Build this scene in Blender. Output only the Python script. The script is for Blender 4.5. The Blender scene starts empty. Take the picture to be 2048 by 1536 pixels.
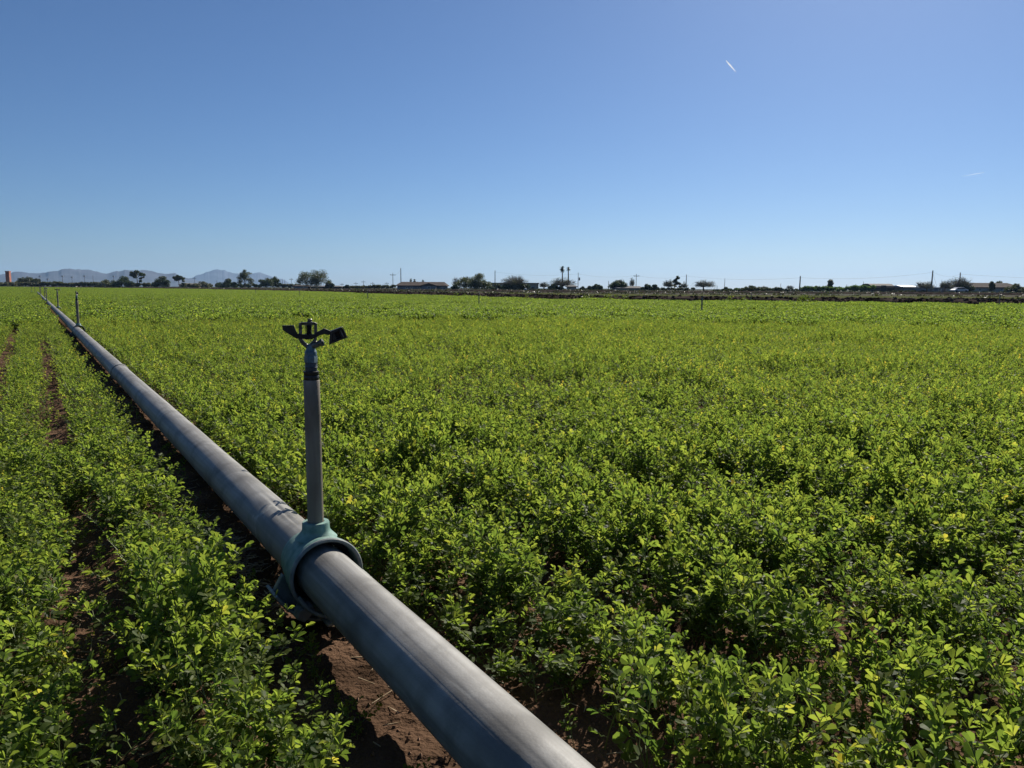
import bpy, math, random
import numpy as np
from mathutils import Matrix, Vector

# ------------------------------------------------------------------ camera, sky, sun
sc = bpy.context.scene
COL = sc.collection
F_PX, PITCH, ROLL, CAM_H = 1500.0, math.radians(7.29), math.radians(.28), .64
cd = bpy.data.cameras.new('camera'); cam = bpy.data.objects.new('camera', cd); COL.objects.link(cam); sc.camera = cam
cd.sensor_width = 36; cd.lens = F_PX / 2048 * 36; cd.clip_start = .02; cd.clip_end = 90000
_f = Vector((0, math.cos(PITCH), -math.sin(PITCH))); _u = Vector((0, math.sin(PITCH), math.cos(PITCH))); _x = Vector((1, 0, 0))
_R = _x * math.cos(ROLL) + _u * math.sin(ROLL); _U = _u * math.cos(ROLL) - _x * math.sin(ROLL)
cam.matrix_world = Matrix(((_R.x, _U.x, -_f.x, 0), (_R.y, _U.y, -_f.y, 0), (_R.z, _U.z, -_f.z, CAM_H), (0, 0, 0, 1)))

SUN_AZ, SUN_EL = math.radians(26), math.radians(36)
w = bpy.data.worlds.new('World'); sc.world = w; w.use_nodes = True
_bg = w.node_tree.nodes['Background']; _s = w.node_tree.nodes.new('ShaderNodeTexSky')
_s.sky_type = 'NISHITA'; _s.sun_disc = False; _s.sun_rotation = SUN_AZ; _s.sun_elevation = SUN_EL
_s.air_density = .85; _s.dust_density = .35; _s.ozone_density = 9; _s.altitude = 0
w.node_tree.links.new(_s.outputs[0], _bg.inputs[0]); _bg.inputs[1].default_value = .0550
ld = bpy.data.lights.new('sun', 'SUN'); ld.energy = 5.0; ld.angle = math.radians(.5); ld.color = (1, .94, .84)
sun = bpy.data.objects.new('sun', ld); COL.objects.link(sun)
sd = Vector((math.sin(SUN_AZ) * math.cos(SUN_EL), math.cos(SUN_AZ) * math.cos(SUN_EL), math.sin(SUN_EL)))
sun.rotation_euler = (-sd).to_track_quat('-Z', 'Y').to_euler(); sun.location = (0, 0, 30)
sc.view_settings.view_transform = 'Standard'; sc.view_settings.look = 'None'
sc.view_settings.exposure = .515; sc.view_settings.gamma = 1
cy = sc.cycles
cy.use_adaptive_sampling = True; cy.adaptive_threshold = .01; cy.adaptive_min_samples = 32
cy.max_bounces = 6; cy.diffuse_bounces = 3; cy.glossy_bounces = 2; cy.transmission_bounces = 4; cy.transparent_max_bounces = 8
cy.volume_bounces = 0; cy.use_denoising = True; cy.denoiser = 'OPENIMAGEDENOISE'; cy.denoising_input_passes = 'RGB_ALBEDO_NORMAL'; cy.denoising_prefilter = 'ACCURATE'; cy.caustics_reflective = False; cy.caustics_refractive = False

# ------------------------------------------------------------------ helpers
def at(px, py, Y):
    """world point on the ray of photo pixel (px, py) at forward distance Y"""
    a = float(px - 1024) / F_PX; b = float(768 - py) / F_PX; Y = float(Y)
    d = a * _R + b * _U + _f
    t = Y / d.y
    return Vector((d.x * t, Y, CAM_H + d.z * t))

def gx(px, Y):
    return at(px, 571 + .0049 * px, Y).x

DA = math.atan2(.537, .843)
DV = np.array([-math.sin(DA), math.cos(DA)]); NV = np.array([math.cos(DA), math.sin(DA)])
P0 = np.array([-.3794, 1.4088])
def st2w(s, t):
    return P0[0] + s * DV[0] + t * NV[0], P0[1] + s * DV[1] + t * NV[1]
def w2st(x, y):
    x = x - P0[0]; y = y - P0[1]
    return x * DV[0] + y * DV[1], x * NV[0] + y * NV[1]

def _hash(ix, iy, seed):
    h = (ix.astype(np.int64) * 374761393 + iy.astype(np.int64) * 668265263 + seed * 974634777) & 0x7fffffff
    h = ((h ^ (h >> 13)) * 1274126177) & 0x7fffffff
    h = ((h ^ (h >> 16)) * 1597334677) & 0x7fffffff
    return (h & 0xffff) / 65535.0
def vnoise(x, y, seed=0):
    x = np.asarray(x, float); y = np.asarray(y, float)
    x = np.clip(x, -1e8, 1e8); y = np.clip(y, -1e8, 1e8)
    ix = np.floor(x); iy = np.floor(y); fx = x - ix; fy = y - iy
    fx = fx * fx * (3 - 2 * fx); fy = fy * fy * (3 - 2 * fy)
    a = _hash(ix, iy, seed); b = _hash(ix + 1, iy, seed); c = _hash(ix, iy + 1, seed); d = _hash(ix + 1, iy + 1, seed)
    return (a + (b - a) * fx) * (1 - fy) + (c + (d - c) * fx) * fy
def fbm(x, y, o=4, seed=0):
    r = 0; a = .5; n = 0
    for i in range(o):
        r = r + a * vnoise(x * 2 ** i, y * 2 ** i, seed + i * 17); n += a; a *= .5
    return r / n
def sstep(a, b, x):
    t = np.clip((x - a) / (b - a), 0, 1); return t * t * (3 - 2 * t)

def tag(o, label=None, cat=None, group=None, kind=None):
    if label: o['label'] = label
    if cat: o['category'] = cat
    if group: o['group'] = group
    if kind: o['kind'] = kind
    return o
def empty(name, loc, rz=0.0):
    o = bpy.data.objects.new(name, None); COL.objects.link(o); o.location = loc; o.rotation_euler = (0, 0, rz)
    o.empty_display_size = .2
    return o
def children(o):
    return [c for c in bpy.data.objects if c.parent == o]
def copy_tree(o, parent=None):
    kids = children(o)
    c = o.copy(); COL.objects.link(c); c.parent = parent
    for ch in kids: copy_tree(ch, c)
    return c

class MB:
    def __init__(s): s.v = []; s.f = []; s.m = []
    def add(s, v, f, mi=0):
        n = len(s.v); s.v += [tuple(p) for p in v]; s.f += [tuple(i + n for i in q) for q in f]; s.m += [mi] * len(f)
        return s
    def box(s, x0, x1, y0, y1, z0, z1, M=None, mi=0):
        v = [Vector(p) for p in ((x0, y0, z0), (x1, y0, z0), (x1, y1, z0), (x0, y1, z0), (x0, y0, z1), (x1, y0, z1), (x1, y1, z1), (x0, y1, z1))]
        if M is not None: v = [M @ p for p in v]
        return s.add(v, [(0, 3, 2, 1), (4, 5, 6, 7), (0, 1, 5, 4), (1, 2, 6, 5), (2, 3, 7, 6), (3, 0, 4, 7)], mi)
    def tube(s, pts, rad, n=8, cap=True, mi=0):
        pts = [Vector(p) for p in pts]
        if not hasattr(rad, '__len__'): rad = [rad] * len(pts)
        v = []; f = []
        ref = Vector((0, 0, 1)) if abs((pts[-1] - pts[0]).normalized().z) < .9 else Vector((1, 0, 0))
        for i, p in enumerate(pts):
            d = (pts[min(i + 1, len(pts) - 1)] - pts[max(i - 1, 0)]).normalized()
            a = d.cross(ref)
            a = a.normalized() if a.length > 1e-5 else Vector((1, 0, 0))
            b = d.cross(a)
            for k in range(n):
                t = 2 * math.pi * k / n
                v.append(p + (a * math.cos(t) + b * math.sin(t)) * rad[i])
        for i in range(len(pts) - 1):
            for k in range(n):
                k2 = (k + 1) % n
                f.append((i * n + k, i * n + k2, (i + 1) * n + k2, (i + 1) * n + k))
        if cap:
            f.append(tuple(range(n - 1, -1, -1))); f.append(tuple(range((len(pts) - 1) * n, len(pts) * n)))
        return s.add(v, f, mi)
    def lathe(s, prof, n=32, M=None, mi=0, cap=True):
        """prof: list of (radius, height) about local z"""
        v = []; f = []
        for r, h in prof:
            for k in range(n):
                t = 2 * math.pi * k / n
                p = Vector((r * math.cos(t), r * math.sin(t), h))
                v.append(M @ p if M is not None else p)
        for i in range(len(prof) - 1):
            for k in range(n):
                k2 = (k + 1) % n
                f.append((i * n + k, i * n + k2, (i + 1) * n + k2, (i + 1) * n + k))
        if cap:
            f.append(tuple(range(n - 1, -1, -1))); f.append(tuple(range((len(prof) - 1) * n, len(prof) * n)))
        return s.add(v, f, mi)
    def prism(s, poly, y0, y1, mi=0):
        """polygon in x-z extruded along y"""
        n = len(poly)
        v = [(x, y0, z) for x, z in poly] + [(x, y1, z) for x, z in poly]
        f = [tuple(range(n)), tuple(range(2 * n - 1, n - 1, -1))]
        for i in range(n):
            j = (i + 1) % n; f.append((i, i + n, j + n, j))
        return s.add(v, f, mi)
    def ring(s, outer, inner, y0, y1, mi=0):
        n = len(outer)
        v = [(x, y0, z) for x, z in outer] + [(x, y0, z) for x, z in inner] + [(x, y1, z) for x, z in outer] + [(x, y1, z) for x, z in inner]
        f = []
        for i in range(n):
            j = (i + 1) % n
            f += [(i, i + n, j + n, j), (2 * n + i, 2 * n + j, 3 * n + j, 3 * n + i), (i, j, 2 * n + j, 2 * n + i), (n + i, 3 * n + i, 3 * n + j, n + j)]
        return s.add(v, f, mi)
    def build(s, name, mats, parent=None, smooth=False, bevel=0, loc=None):
        me = bpy.data.meshes.new(name); me.from_pydata(s.v, [], s.f)
        if not isinstance(mats, (list, tuple)): mats = [mats]
        for m in mats: me.materials.append(m)
        if len(mats) > 1: me.polygons.foreach_set('material_index', s.m)
        o = bpy.data.objects.new(name, me); COL.objects.link(o)
        if parent is not None: o.parent = parent
        if loc is not None: o.location = loc
        if smooth:
            me.polygons.foreach_set('use_smooth', [True] * len(me.polygons))
            try: me.set_sharp_from_angle(angle=math.radians(38))
            except Exception: pass
        if bevel:
            b = o.modifiers.new('bevel', 'BEVEL'); b.width = bevel; b.segments = 2; b.limit_method = 'ANGLE'; b.angle_limit = math.radians(35)
        return o

def np_mesh(name, V, Fq, mats, attrs=None, smooth=False):
    me = bpy.data.meshes.new(name)
    me.from_pydata(V.tolist() if hasattr(V, 'tolist') else V, [], Fq.tolist() if hasattr(Fq, 'tolist') else Fq)
    for m in (mats if isinstance(mats, (list, tuple)) else [mats]): me.materials.append(m)
    for k, (dom, a) in (attrs or {}).items():
        at_ = me.attributes.new(k, 'FLOAT', dom); at_.data.foreach_set('value', np.asarray(a, np.float32))
    if smooth: me.polygons.foreach_set('use_smooth', [True] * len(me.polygons))
    return me

# ------------------------------------------------------------------ materials
def nodes_of(m):
    m.use_nodes = True; nt = m.node_tree
    return nt, nt.nodes['Principled BSDF'], nt.nodes['Material Output']
def mat(name, c1, c2=None, scale=5, rough=.8, metal=0., bump=0., bscale=None, stretch=None, contrast=(.35, .65), det=6, bdist=.01, spec=.5):
    m = bpy.data.materials.new(name); nt, b, out = nodes_of(m); L = nt.links
    b.inputs['Roughness'].default_value = rough; b.inputs['Metallic'].default_value = metal
    b.inputs['Base Color'].default_value = (*c1, 1); b.inputs['Specular IOR Level'].default_value = spec
    tc = nt.nodes.new('ShaderNodeTexCoord'); mp = nt.nodes.new('ShaderNodeMapping'); L.new(tc.outputs['Object'], mp.inputs[0])
    if stretch: mp.inputs['Scale'].default_value = stretch
    if c2 is not None:
        n = nt.nodes.new('ShaderNodeTexNoise'); n.inputs['Scale'].default_value = scale; n.inputs['Detail'].default_value = det
        L.new(mp.outputs[0], n.inputs['Vector'])
        r = nt.nodes.new('ShaderNodeValToRGB'); r.color_ramp.elements[0].position = contrast[0]; r.color_ramp.elements[1].position = contrast[1]
        r.color_ramp.elements[0].color = (*c1, 1); r.color_ramp.elements[1].color = (*c2, 1)
        L.new(n.outputs[0], r.inputs[0]); L.new(r.outputs[0], b.inputs['Base Color'])
    if bump:
        n2 = nt.nodes.new('ShaderNodeTexNoise'); n2.inputs['Scale'].default_value = bscale or scale * 4; n2.inputs['Detail'].default_value = 8
        L.new(mp.outputs[0], n2.inputs['Vector'])
        bp = nt.nodes.new('ShaderNodeBump'); bp.inputs['Strength'].default_value = bump; bp.inputs['Distance'].default_value = bdist
        L.new(n2.outputs[0], bp.inputs['Height']); L.new(bp.outputs[0], b.inputs['Normal'])
    return m

def leaf_mat(name, ramp, trans=.45, tr_gain=(1.5, 1.6, .9), rough=.45, attr='tint', rand=.35):
    """leaf with translucency; 'tint' picks the leaf's own colour"""
    m = bpy.data.materials.new(name); nt, b, out = nodes_of(m); L = nt.links; N = nt.nodes
    a = N.new('ShaderNodeAttribute'); a.attribute_name = attr
    oi = N.new('ShaderNodeObjectInfo')
    mu = N.new('ShaderNodeMath'); mu.operation = 'MULTIPLY_ADD'; mu.inputs[1].default_value = rand; 
    sb = N.new('ShaderNodeMath'); sb.operation = 'SUBTRACT'; sb.inputs[1].default_value = .5
    L.new(oi.outputs['Random'], sb.inputs[0]); L.new(sb.outputs[0], mu.inputs[0]); L.new(a.outputs['Fac'], mu.inputs[2])
    r = N.new('ShaderNodeValToRGB'); cr = r.color_ramp
    while len(cr.elements) < len(ramp): cr.elements.new(.5)
    for e, (p, c) in zip(cr.elements, ramp): e.position = p; e.color = (*c, 1)
    L.new(mu.outputs[0], r.inputs[0]); L.new(r.outputs[0], b.inputs['Base Color'])
    b.inputs['Roughness'].default_value = rough; b.inputs['Specular IOR Level'].default_value = .22
    mx = N.new('ShaderNodeMix'); mx.data_type = 'RGBA'; mx.blend_type = 'MULTIPLY'; mx.inputs['Factor'].default_value = 1
    L.new(r.outputs[0], mx.inputs['A']); mx.inputs['B'].default_value = (*tr_gain, 1)
    t = N.new('ShaderNodeBsdfTranslucent'); L.new(mx.outputs['Result'], t.inputs[0])
    ms = N.new('ShaderNodeMixShader'); ms.inputs[0].default_value = trans
    L.new(b.outputs[0], ms.inputs[1]); L.new(t.outputs[0], ms.inputs[2]); L.new(ms.outputs[0], out.inputs[0])
    return m

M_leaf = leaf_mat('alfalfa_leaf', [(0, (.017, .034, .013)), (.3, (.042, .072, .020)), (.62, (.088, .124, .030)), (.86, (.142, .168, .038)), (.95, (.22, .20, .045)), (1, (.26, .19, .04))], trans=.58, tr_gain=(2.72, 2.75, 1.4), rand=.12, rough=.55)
M_stem = mat('alfalfa_stem', (.10, .15, .03), (.16, .17, .05), 30, .6)
M_tree = {
    'dark': leaf_mat('dark_foliage', [(0, (.018, .03, .012)), (.5, (.035, .055, .02)), (1, (.07, .09, .035))], .3),
    'olive': leaf_mat('olive_foliage', [(0, (.034, .040, .022)), (.5, (.066, .074, .038)), (1, (.12, .125, .065))], .35),
    'grey': leaf_mat('grey_green_foliage', [(0, (.06, .062, .04)), (.5, (.10, .10, .065)), (1, (.17, .16, .11))], .35),
    'green': leaf_mat('green_foliage', [(0, (.045, .08, .03)), (.5, (.085, .14, .05)), (1, (.16, .22, .07))], .45),
    'yellow': leaf_mat('yellow_weed_foliage', [(0, (.06, .085, .02)), (.5, (.12, .155, .03)), (1, (.26, .26, .05))], .4),
}
M_bark = mat('bark', (.09, .07, .055), (.17, .14, .11), 3, .9)
M_twig = mat('twig', (.12, .10, .08), (.20, .17, .14), 3, .9)
M_chip = mat('dry_straw', (.20, .145, .09), (.44, .35, .24), 40, .95, spec=.0)
M_clod = mat('clod_soil', (.022, .018, .015), (.075, .058, .05), 1.2, .95, spec=.0, bump=.6, bscale=12, bdist=.03)
M_castparts = mat('bronze', (.016, .015, .014), (.045, .042, .036), 60, .5, .6, bump=.3, bscale=220, bdist=.0006)
M_castlight = mat('worn_and_highlight_bronze', (.06, .058, .052), (.17, .165, .15), 90, .45, .7, bump=.3, bscale=240, bdist=.0006)  # worn parts; also the paler colour of the deflector's painted highlights
M_blue = mat('blue_grey_nut', (.05, .10, .13), (.14, .20, .23), 90, .5, .3, bump=.3, bscale=200, bdist=.0008)
M_black = mat('black_tape', (.008, .008, .009), (.02, .018, .016), 80, .5, bump=.3, bscale=150, bdist=.001)
M_sleeve = mat('dark_sleeve', (.02, .03, .04), (.06, .07, .08), 80, .5, .3)
M_rubber = mat('gasket_rubber', (.01, .01, .011), None, rough=.7)

def metal_mat(name, dark, light, grime, streak=(1, .04, 1), metal=.75, r0=.38, r1=.62, smear=None, bump=.32, mark=None):
    m = bpy.data.materials.new(name); nt, b, out = nodes_of(m); L = nt.links; N = nt.nodes
    tc = N.new('ShaderNodeTexCoord')
    def noise(scale, det, st=None, dist=0):
        n = N.new('ShaderNodeTexNoise'); n.inputs['Scale'].default_value = scale; n.inputs['Detail'].default_value = det
        n.inputs['Distortion'].default_value = dist
        mp = N.new('ShaderNodeMapping'); L.new(tc.outputs['Object'], mp.inputs[0])
        if st: mp.inputs['Scale'].default_value = st
        L.new(mp.outputs[0], n.inputs['Vector']); return n
    def ramp(src, p0, p1, c0, c1):
        r = N.new('ShaderNodeValToRGB'); e = r.color_ramp.elements
        e[0].position = p0; e[1].position = p1; e[0].color = (*c0, 1); e[1].color = (*c1, 1)
        L.new(src.outputs[0], r.inputs[0]); return r
    def mix(f, a, bb, fac=1.):
        x = N.new('ShaderNodeMix'); x.data_type = 'RGBA'
        L.new(f, x.inputs['Factor']); L.new(a, x.inputs['A'])
        if isinstance(bb, tuple): x.inputs['B'].default_value = (*bb, 1)
        else: L.new(bb, x.inputs['B'])
        return x.outputs['Result']
    n1 = noise(70, 5, streak); n2 = noise(9, 6, None, .4); n3 = noise(260, 3)
    c = ramp(n1, .3, .7, dark, light).outputs[0]
    g = ramp(n2, .5, .72, (0, 0, 0), (.8, .8, .8)); c = mix(g.outputs[0], c, grime)
    n4 = noise(22, 8, (1, .35, 1), 1.2)
    g2 = ramp(n4, .66, .74, (0, 0, 0), (.55, .55, .55)); c = mix(g2.outputs[0], c, smear or tuple(min(1, x * 1.5) for x in light))
    n6 = noise(30, 4, (1, .02, 1) if streak[1] < .5 else (1, 1, .03)); g3 = ramp(n6, .60, .68, (0, 0, 0), (.35, .35, .35)); c = mix(g3.outputs[0], c, tuple(min(1, x * 1.6) for x in light))
    n7 = noise(340, 2); g4 = ramp(n7, .64, .72, (0, 0, 0), (.5, .5, .5)); c = mix(g4.outputs[0], c, dark)
    n8 = noise(4, 9, None, 2.5); g5 = ramp(n8, .48, .60, (0, 0, 0), (.35, .35, .35)); c = mix(g5.outputs[0], c, tuple(x * .8 for x in grime))
    if mark:
        sx = N.new('ShaderNodeSeparateXYZ'); L.new(tc.outputs['Object'], sx.inputs[0])
        nm = noise(16, 5, None, .5); ma = N.new('ShaderNodeMath'); ma.operation = 'MULTIPLY_ADD'; ma.inputs[1].default_value = .11; L.new(nm.outputs[0], ma.inputs[0]); L.new(sx.outputs['Y'], ma.inputs[2])
        sb = N.new('ShaderNodeMath'); sb.operation = 'SUBTRACT'; sb.inputs[1].default_value = mark + .055; L.new(ma.outputs[0], sb.inputs[0])
        ab = N.new('ShaderNodeMath'); ab.operation = 'ABSOLUTE'; L.new(sb.outputs[0], ab.inputs[0])
        mr = N.new('ShaderNodeMapRange'); mr.inputs['From Min'].default_value = .004; mr.inputs['From Max'].default_value = .013; mr.inputs['To Min'].default_value = .75; mr.inputs['To Max'].default_value = 0; L.new(ab.outputs[0], mr.inputs[0])
        n9 = noise(45, 4); g9 = ramp(n9, .42, .58, (0, 0, 0), (1, 1, 1)); mm = N.new('ShaderNodeMath'); mm.operation = 'MULTIPLY'; L.new(mr.outputs[0], mm.inputs[0]); L.new(g9.outputs[0], mm.inputs[1])
        c = mix(mm.outputs[0], c, (.42, .41, .36))
    b.inputs['Specular IOR Level'].default_value = .3; L.new(c, b.inputs['Base Color']); b.inputs['Metallic'].default_value = metal
    rr = N.new('ShaderNodeMapRange'); rr.inputs['To Min'].default_value = r0; rr.inputs['To Max'].default_value = r1
    L.new(n2.outputs[0], rr.inputs[0]); L.new(rr.outputs[0], b.inputs['Roughness'])
    ad = N.new('ShaderNodeMath'); ad.operation = 'ADD'; L.new(n1.outputs[0], ad.inputs[0]); L.new(n3.outputs[0], ad.inputs[1])
    bp = N.new('ShaderNodeBump'); bp.inputs['Strength'].default_value = bump; bp.inputs['Distance'].default_value = .0008
    L.new(ad.outputs[0], bp.inputs['Height']); L.new(bp.outputs[0], b.inputs['Normal'])
    return m
M_pipe = metal_mat('weathered_aluminium', (.172, .163, .147), (.29, .282, .262), (.110, .104, .093), metal=.10, r0=.5, r1=.68, smear=(.33, .325, .30))
M_pipe_marked = metal_mat('lime_marked_aluminium', (.172, .163, .147), (.29, .282, .262), (.110, .104, .093), metal=.10, r0=.5, r1=.68, smear=(.33, .325, .30), mark=.25)
M_riser = metal_mat('galvanised_steel', (.175, .145, .108), (.29, .252, .20), (.125, .10, .07), streak=(1, 1, .06), metal=.08, r0=.5, r1=.7, smear=(.34, .24, .15))
M_teal = metal_mat('worn_teal_paint', (.10, .20, .17), (.23, .35, .295), (.17, .185, .16), streak=(1, 1, 1), metal=.1, r0=.55, r1=.75, smear=(.27, .32, .29), bump=.35)
M_castgrey = metal_mat('grey_casting', (.17, .20, .19), (.30, .32, .30), (.12, .125, .12), streak=(1, 1, 1), metal=.3, r0=.5, r1=.7, smear=(.22, .30, .27), bump=.3)

# ------------------------------------------------------------------ ground
FIELD = [(40, 14), (17.5, 25.9), (12.7, 28.4), (7.5, 30.4), (1.6, 32.6), (-3.8, 44), (-15.2, 68), (-42.7, 120), (-93.8, 192), (-240, 350), (-420, 520)]
_fx = np.array([p[0] for p in FIELD][::-1], float); _fy = np.array([p[1] for p in FIELD][::-1], float)
def field_edge(x): return np.interp(x, _fx, _fy)

def row_cover(s, t):
    """0 bare soil .. 1 full plants, in the pipe's own coordinates"""
    wob = (fbm(s * 1.3, t * 0 + 3.1, 3, 5) - .5) * .07
    c = np.ones_like(t)
    # furrows to the left of the pipe
    n1 = fbm(s * .9, t * 2, 3, 11)
    for k, (tc, hw, cl) in enumerate([(-.365, .056, .60), (-.655, .064, .66), (-.93, .055, .50), (-1.22, .06, .55), (-1.5, .055, .48), (-1.8, .055, .48)]):
        d = np.abs(t - tc + wob * .5)
        op = 1 - sstep(cl - .08, cl + .08, fbm(s * .8 + k * 31, t * 0 + k, 3, 21)) * (.9)
        if k == 0: op = np.maximum(op, sstep(1.5, .9, s) + sstep(2.9, 3.4, s) * sstep(6.6, 5.8, s)) * sstep(11, 8, s)
        if k == 1: op = np.maximum(op, sstep(1.6, 2.6, s) + .8 * sstep(.5, 0, s)) * sstep(26, 20, s)
        near = 1.
        c = c * (1 - (1 - sstep(hw * .75, hw * 1.35, d * (1 + .4 * (fbm(s * 3.1, t * 0 + k * 7, 3, 71) - .5)))) * op * near)
    # bare strip the pipe lies in
    e1 = -.165 + wob * .8; e2 = .112 + wob * .4 + .075 * sstep(.15, -.6, s)
    strip = sstep(e1 + .02, e1 - .025, t) + sstep(e2 - .025, e2 + .03, t)
    c = c * np.clip(strip, 0, 1)
    # half closed drill rows to the right
    kk = np.round((t - .45) / .28); d = np.abs(t - .45 - kk * .28 + wob)
    op = sstep(.56, .42, fbm(s * 1.1 + kk * 13.7, kk * 5.1, 3, 31))
    c = np.where(t > .2, c * (1 - (1 - sstep(.03, .085, d)) * op * .85), c)
    # bare patches
    pt = fbm(s * 1.9, t * 2.3, 3, 41)
    c = np.where(t > .2, c * (.3 + .7 * sstep(.20, .30, pt)), c * sstep(.18, .26, pt))
    cl = vnoise(s * 5.5, t * 5.5, 83)
    c = c * np.where((t > .3) | (t < -.9), .5 + .5 * sstep(.18, .42, cl), 1.)
    return c

def ground_z(x, y):
    s, t = w2st(x, y)
    fade = sstep(25, 6, np.hypot(x, y))
    k = np.round((t - .17) / .28)
    row = np.cos((t - .31) / .28 * 2 * math.pi) * .016
    lift = .030 * sstep(.24, .16, np.abs(t)) * (sstep(.10, .25, s) + .35 * sstep(-.32, -.45, s)) * fade
    z = lift + row * fade * (np.abs(t) > .14) - .006 * (np.abs(t) <= .14) * fade
    z = z + (fbm(x * 9, y * 9, 4, 3) - .5) * .030 * fade + (fbm(x * 34, y * 34, 4, 9) - .5) * .020 * sstep(8, 3, np.hypot(x, y))
    return z

def build_ground():
    K = 13.0; A = .18; n = 330
    u = np.linspace(-1, 1, 2 * n + 1)
    ax = A * np.sinh(K * u); ax = np.clip(ax, -9900, 9900)
    ax = np.unique(ax)
    X, Y = np.meshgrid(ax - .15, ax + 1.2, indexing='ij')
    Z = ground_z(X, Y)
    nx, ny = X.shape
    V = np.stack([X, Y, Z], -1).reshape(-1, 3)
    i = np.arange(nx * ny).reshape(nx, ny)
    Fq = np.stack([i[:-1, :-1], i[1:, :-1], i[1:, 1:], i[:-1, 1:]], -1).reshape(-1, 4)
    m = bpy.data.materials.new('field_soil'); nt, b, out = nodes_of(m); L = nt.links; N = nt.nodes
    g = N.new('ShaderNodeNewGeometry')
    def noise(scale, det):
        q = N.new('ShaderNodeTexNoise'); q.inputs['Scale'].default_value = scale; q.inputs['Detail'].default_value = det
        L.new(g.outputs['Position'], q.inputs['Vector']); return q
    n1 = noise(6, 8); n2 = noise(.02, 6); n3 = noise(90, 6)
    r = N.new('ShaderNodeValToRGB'); e = r.color_ramp.elements; e[0].position = .3; e[1].position = .72
    e[0].color = (.048, .029, .018, 1); e[1].color = (.165, .098, .062, 1); L.new(n1.outputs[0], r.inputs[0])
    r2 = N.new('ShaderNodeValToRGB'); e = r2.color_ramp.elements; e[0].position = .42; e[1].position = .58
    e[0].color = (.045, .038, .025, 1); e[1].color = (.034, .044, .017, 1); L.new(n2.outputs[0], r2.inputs[0])
    ln = N.new('ShaderNodeVectorMath'); ln.operation = 'LENGTH'; L.new(g.outputs['Position'], ln.inputs[0])
    mr = N.new('ShaderNodeMapRange'); mr.inputs['From Min'].default_value = 30; mr.inputs['From Max'].default_value = 60
    L.new(ln.outputs['Value'], mr.inputs[0])
    mx = N.new('ShaderNodeMix'); mx.data_type = 'RGBA'; L.new(mr.outputs[0], mx.inputs['Factor']); L.new(r.outputs[0], mx.inputs['A']); L.new(r2.outputs[0], mx.inputs['B'])
    L.new(mx.outputs['Result'], b.inputs['Base Color']); b.inputs['Roughness'].default_value = .95; b.inputs['Specular IOR Level'].default_value = .02
    bp = N.new('ShaderNodeBump'); bp.inputs['Strength'].default_value = 1; bp.inputs['Distance'].default_value = .012
    L.new(n3.outputs[0], bp.inputs['Height']); L.new(bp.outputs[0], b.inputs['Normal'])
    me = np_mesh('ground', V, Fq, m, smooth=True)
    o = bpy.data.objects.new('ground', me); COL.objects.link(o); tag(o, kind='structure')
build_ground()

# ------------------------------------------------------------------ soil bank along the far field edge
def ribbon(name, path, prof, mtl, seg=.35, amp=.08, seed=1, label=None, nsc=2.2):
    """low earth bank: prof is a list of (across, height)"""
    P = [np.array(p, float) for p in path]; pts = []
    for a, b in zip(P[:-1], P[1:]):
        L_ = np.linalg.norm(b - a); d = max(seg, .006 * np.linalg.norm((a + b) / 2)); n = max(2, int(L_ / d))
        for k in range(n): pts.append(a + (b - a) * k / n)
    pts = np.array(pts + [P[-1]])
    tg = np.gradient(pts, axis=0); tg /= np.linalg.norm(tg, axis=1)[:, None]
    nr = np.stack([tg[:, 1], -tg[:, 0]], -1)
    if nr[0, 1] < 0: nr = -nr
    V = []
    for (a, h) in prof:
        q = pts + nr * a
        nz = (fbm(q[:, 0] * nsc, q[:, 1] * nsc, 4, seed) - .5) * 2 * amp * (1 if h > .02 else 0)
        ns = (fbm(q[:, 0] * nsc * .35, q[:, 1] * nsc * .35, 2, seed + 5) - .5) * amp * 1.5 * (1 if h > .02 else 0)
        V.append(np.concatenate([q, (h + nz + ns)[:, None]], 1))
    V = np.array(V); m_, n_ = V.shape[:2]
    i = np.arange(m_ * n_).reshape(m_, n_)
    Fq = np.stack([i[:-1, :-1], i[:-1, 1:], i[1:, 1:], i[1:, :-1]], -1).reshape(-1, 4)
    me = np_mesh(name, V.reshape(-1, 3), Fq, mtl, smooth=False)
    o = bpy.data.objects.new(name, me); COL.objects.link(o); tag(o, kind='structure')
    return o, pts, nr
edge_path = [p for p in FIELD]
bank, bpts, bnr = ribbon('soil_bank', [(x + .3, y + .9) for x, y in edge_path],
       [(-.1, -.05), (.15, .10), (.4, .22), (.7, .29), (1.0, .31), (1.3, .25), (1.7, .15), (2.3, -.05)], M_clod, seg=.16, amp=.06)
M_verge = mat('dry_verge', (.055, .068, .027), (.10, .105, .048), .6, .95, spec=.0)
ribbon('verge', [(60, 45), (30, 58), (5, 66), (-20, 92), (-60, 160), (-130, 260), (-330, 470)],
       [(-3, -.05), (-1.5, .08), (0, .12), (4, .13), (9, .10), (12, -.05)], M_verge, seg=.8, amp=.03, seed=8)
ribbon('soil_bank', [(120, 90), (60, 112), (0, 132), (-60, 195), (-140, 310), (-360, 560)],
       [(-2, -.05), (-1, .22), (0, .30), (1, .24), (2.5, -.05)], M_clod, seg=.8, amp=.10, seed=4, nsc=.9)

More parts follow.
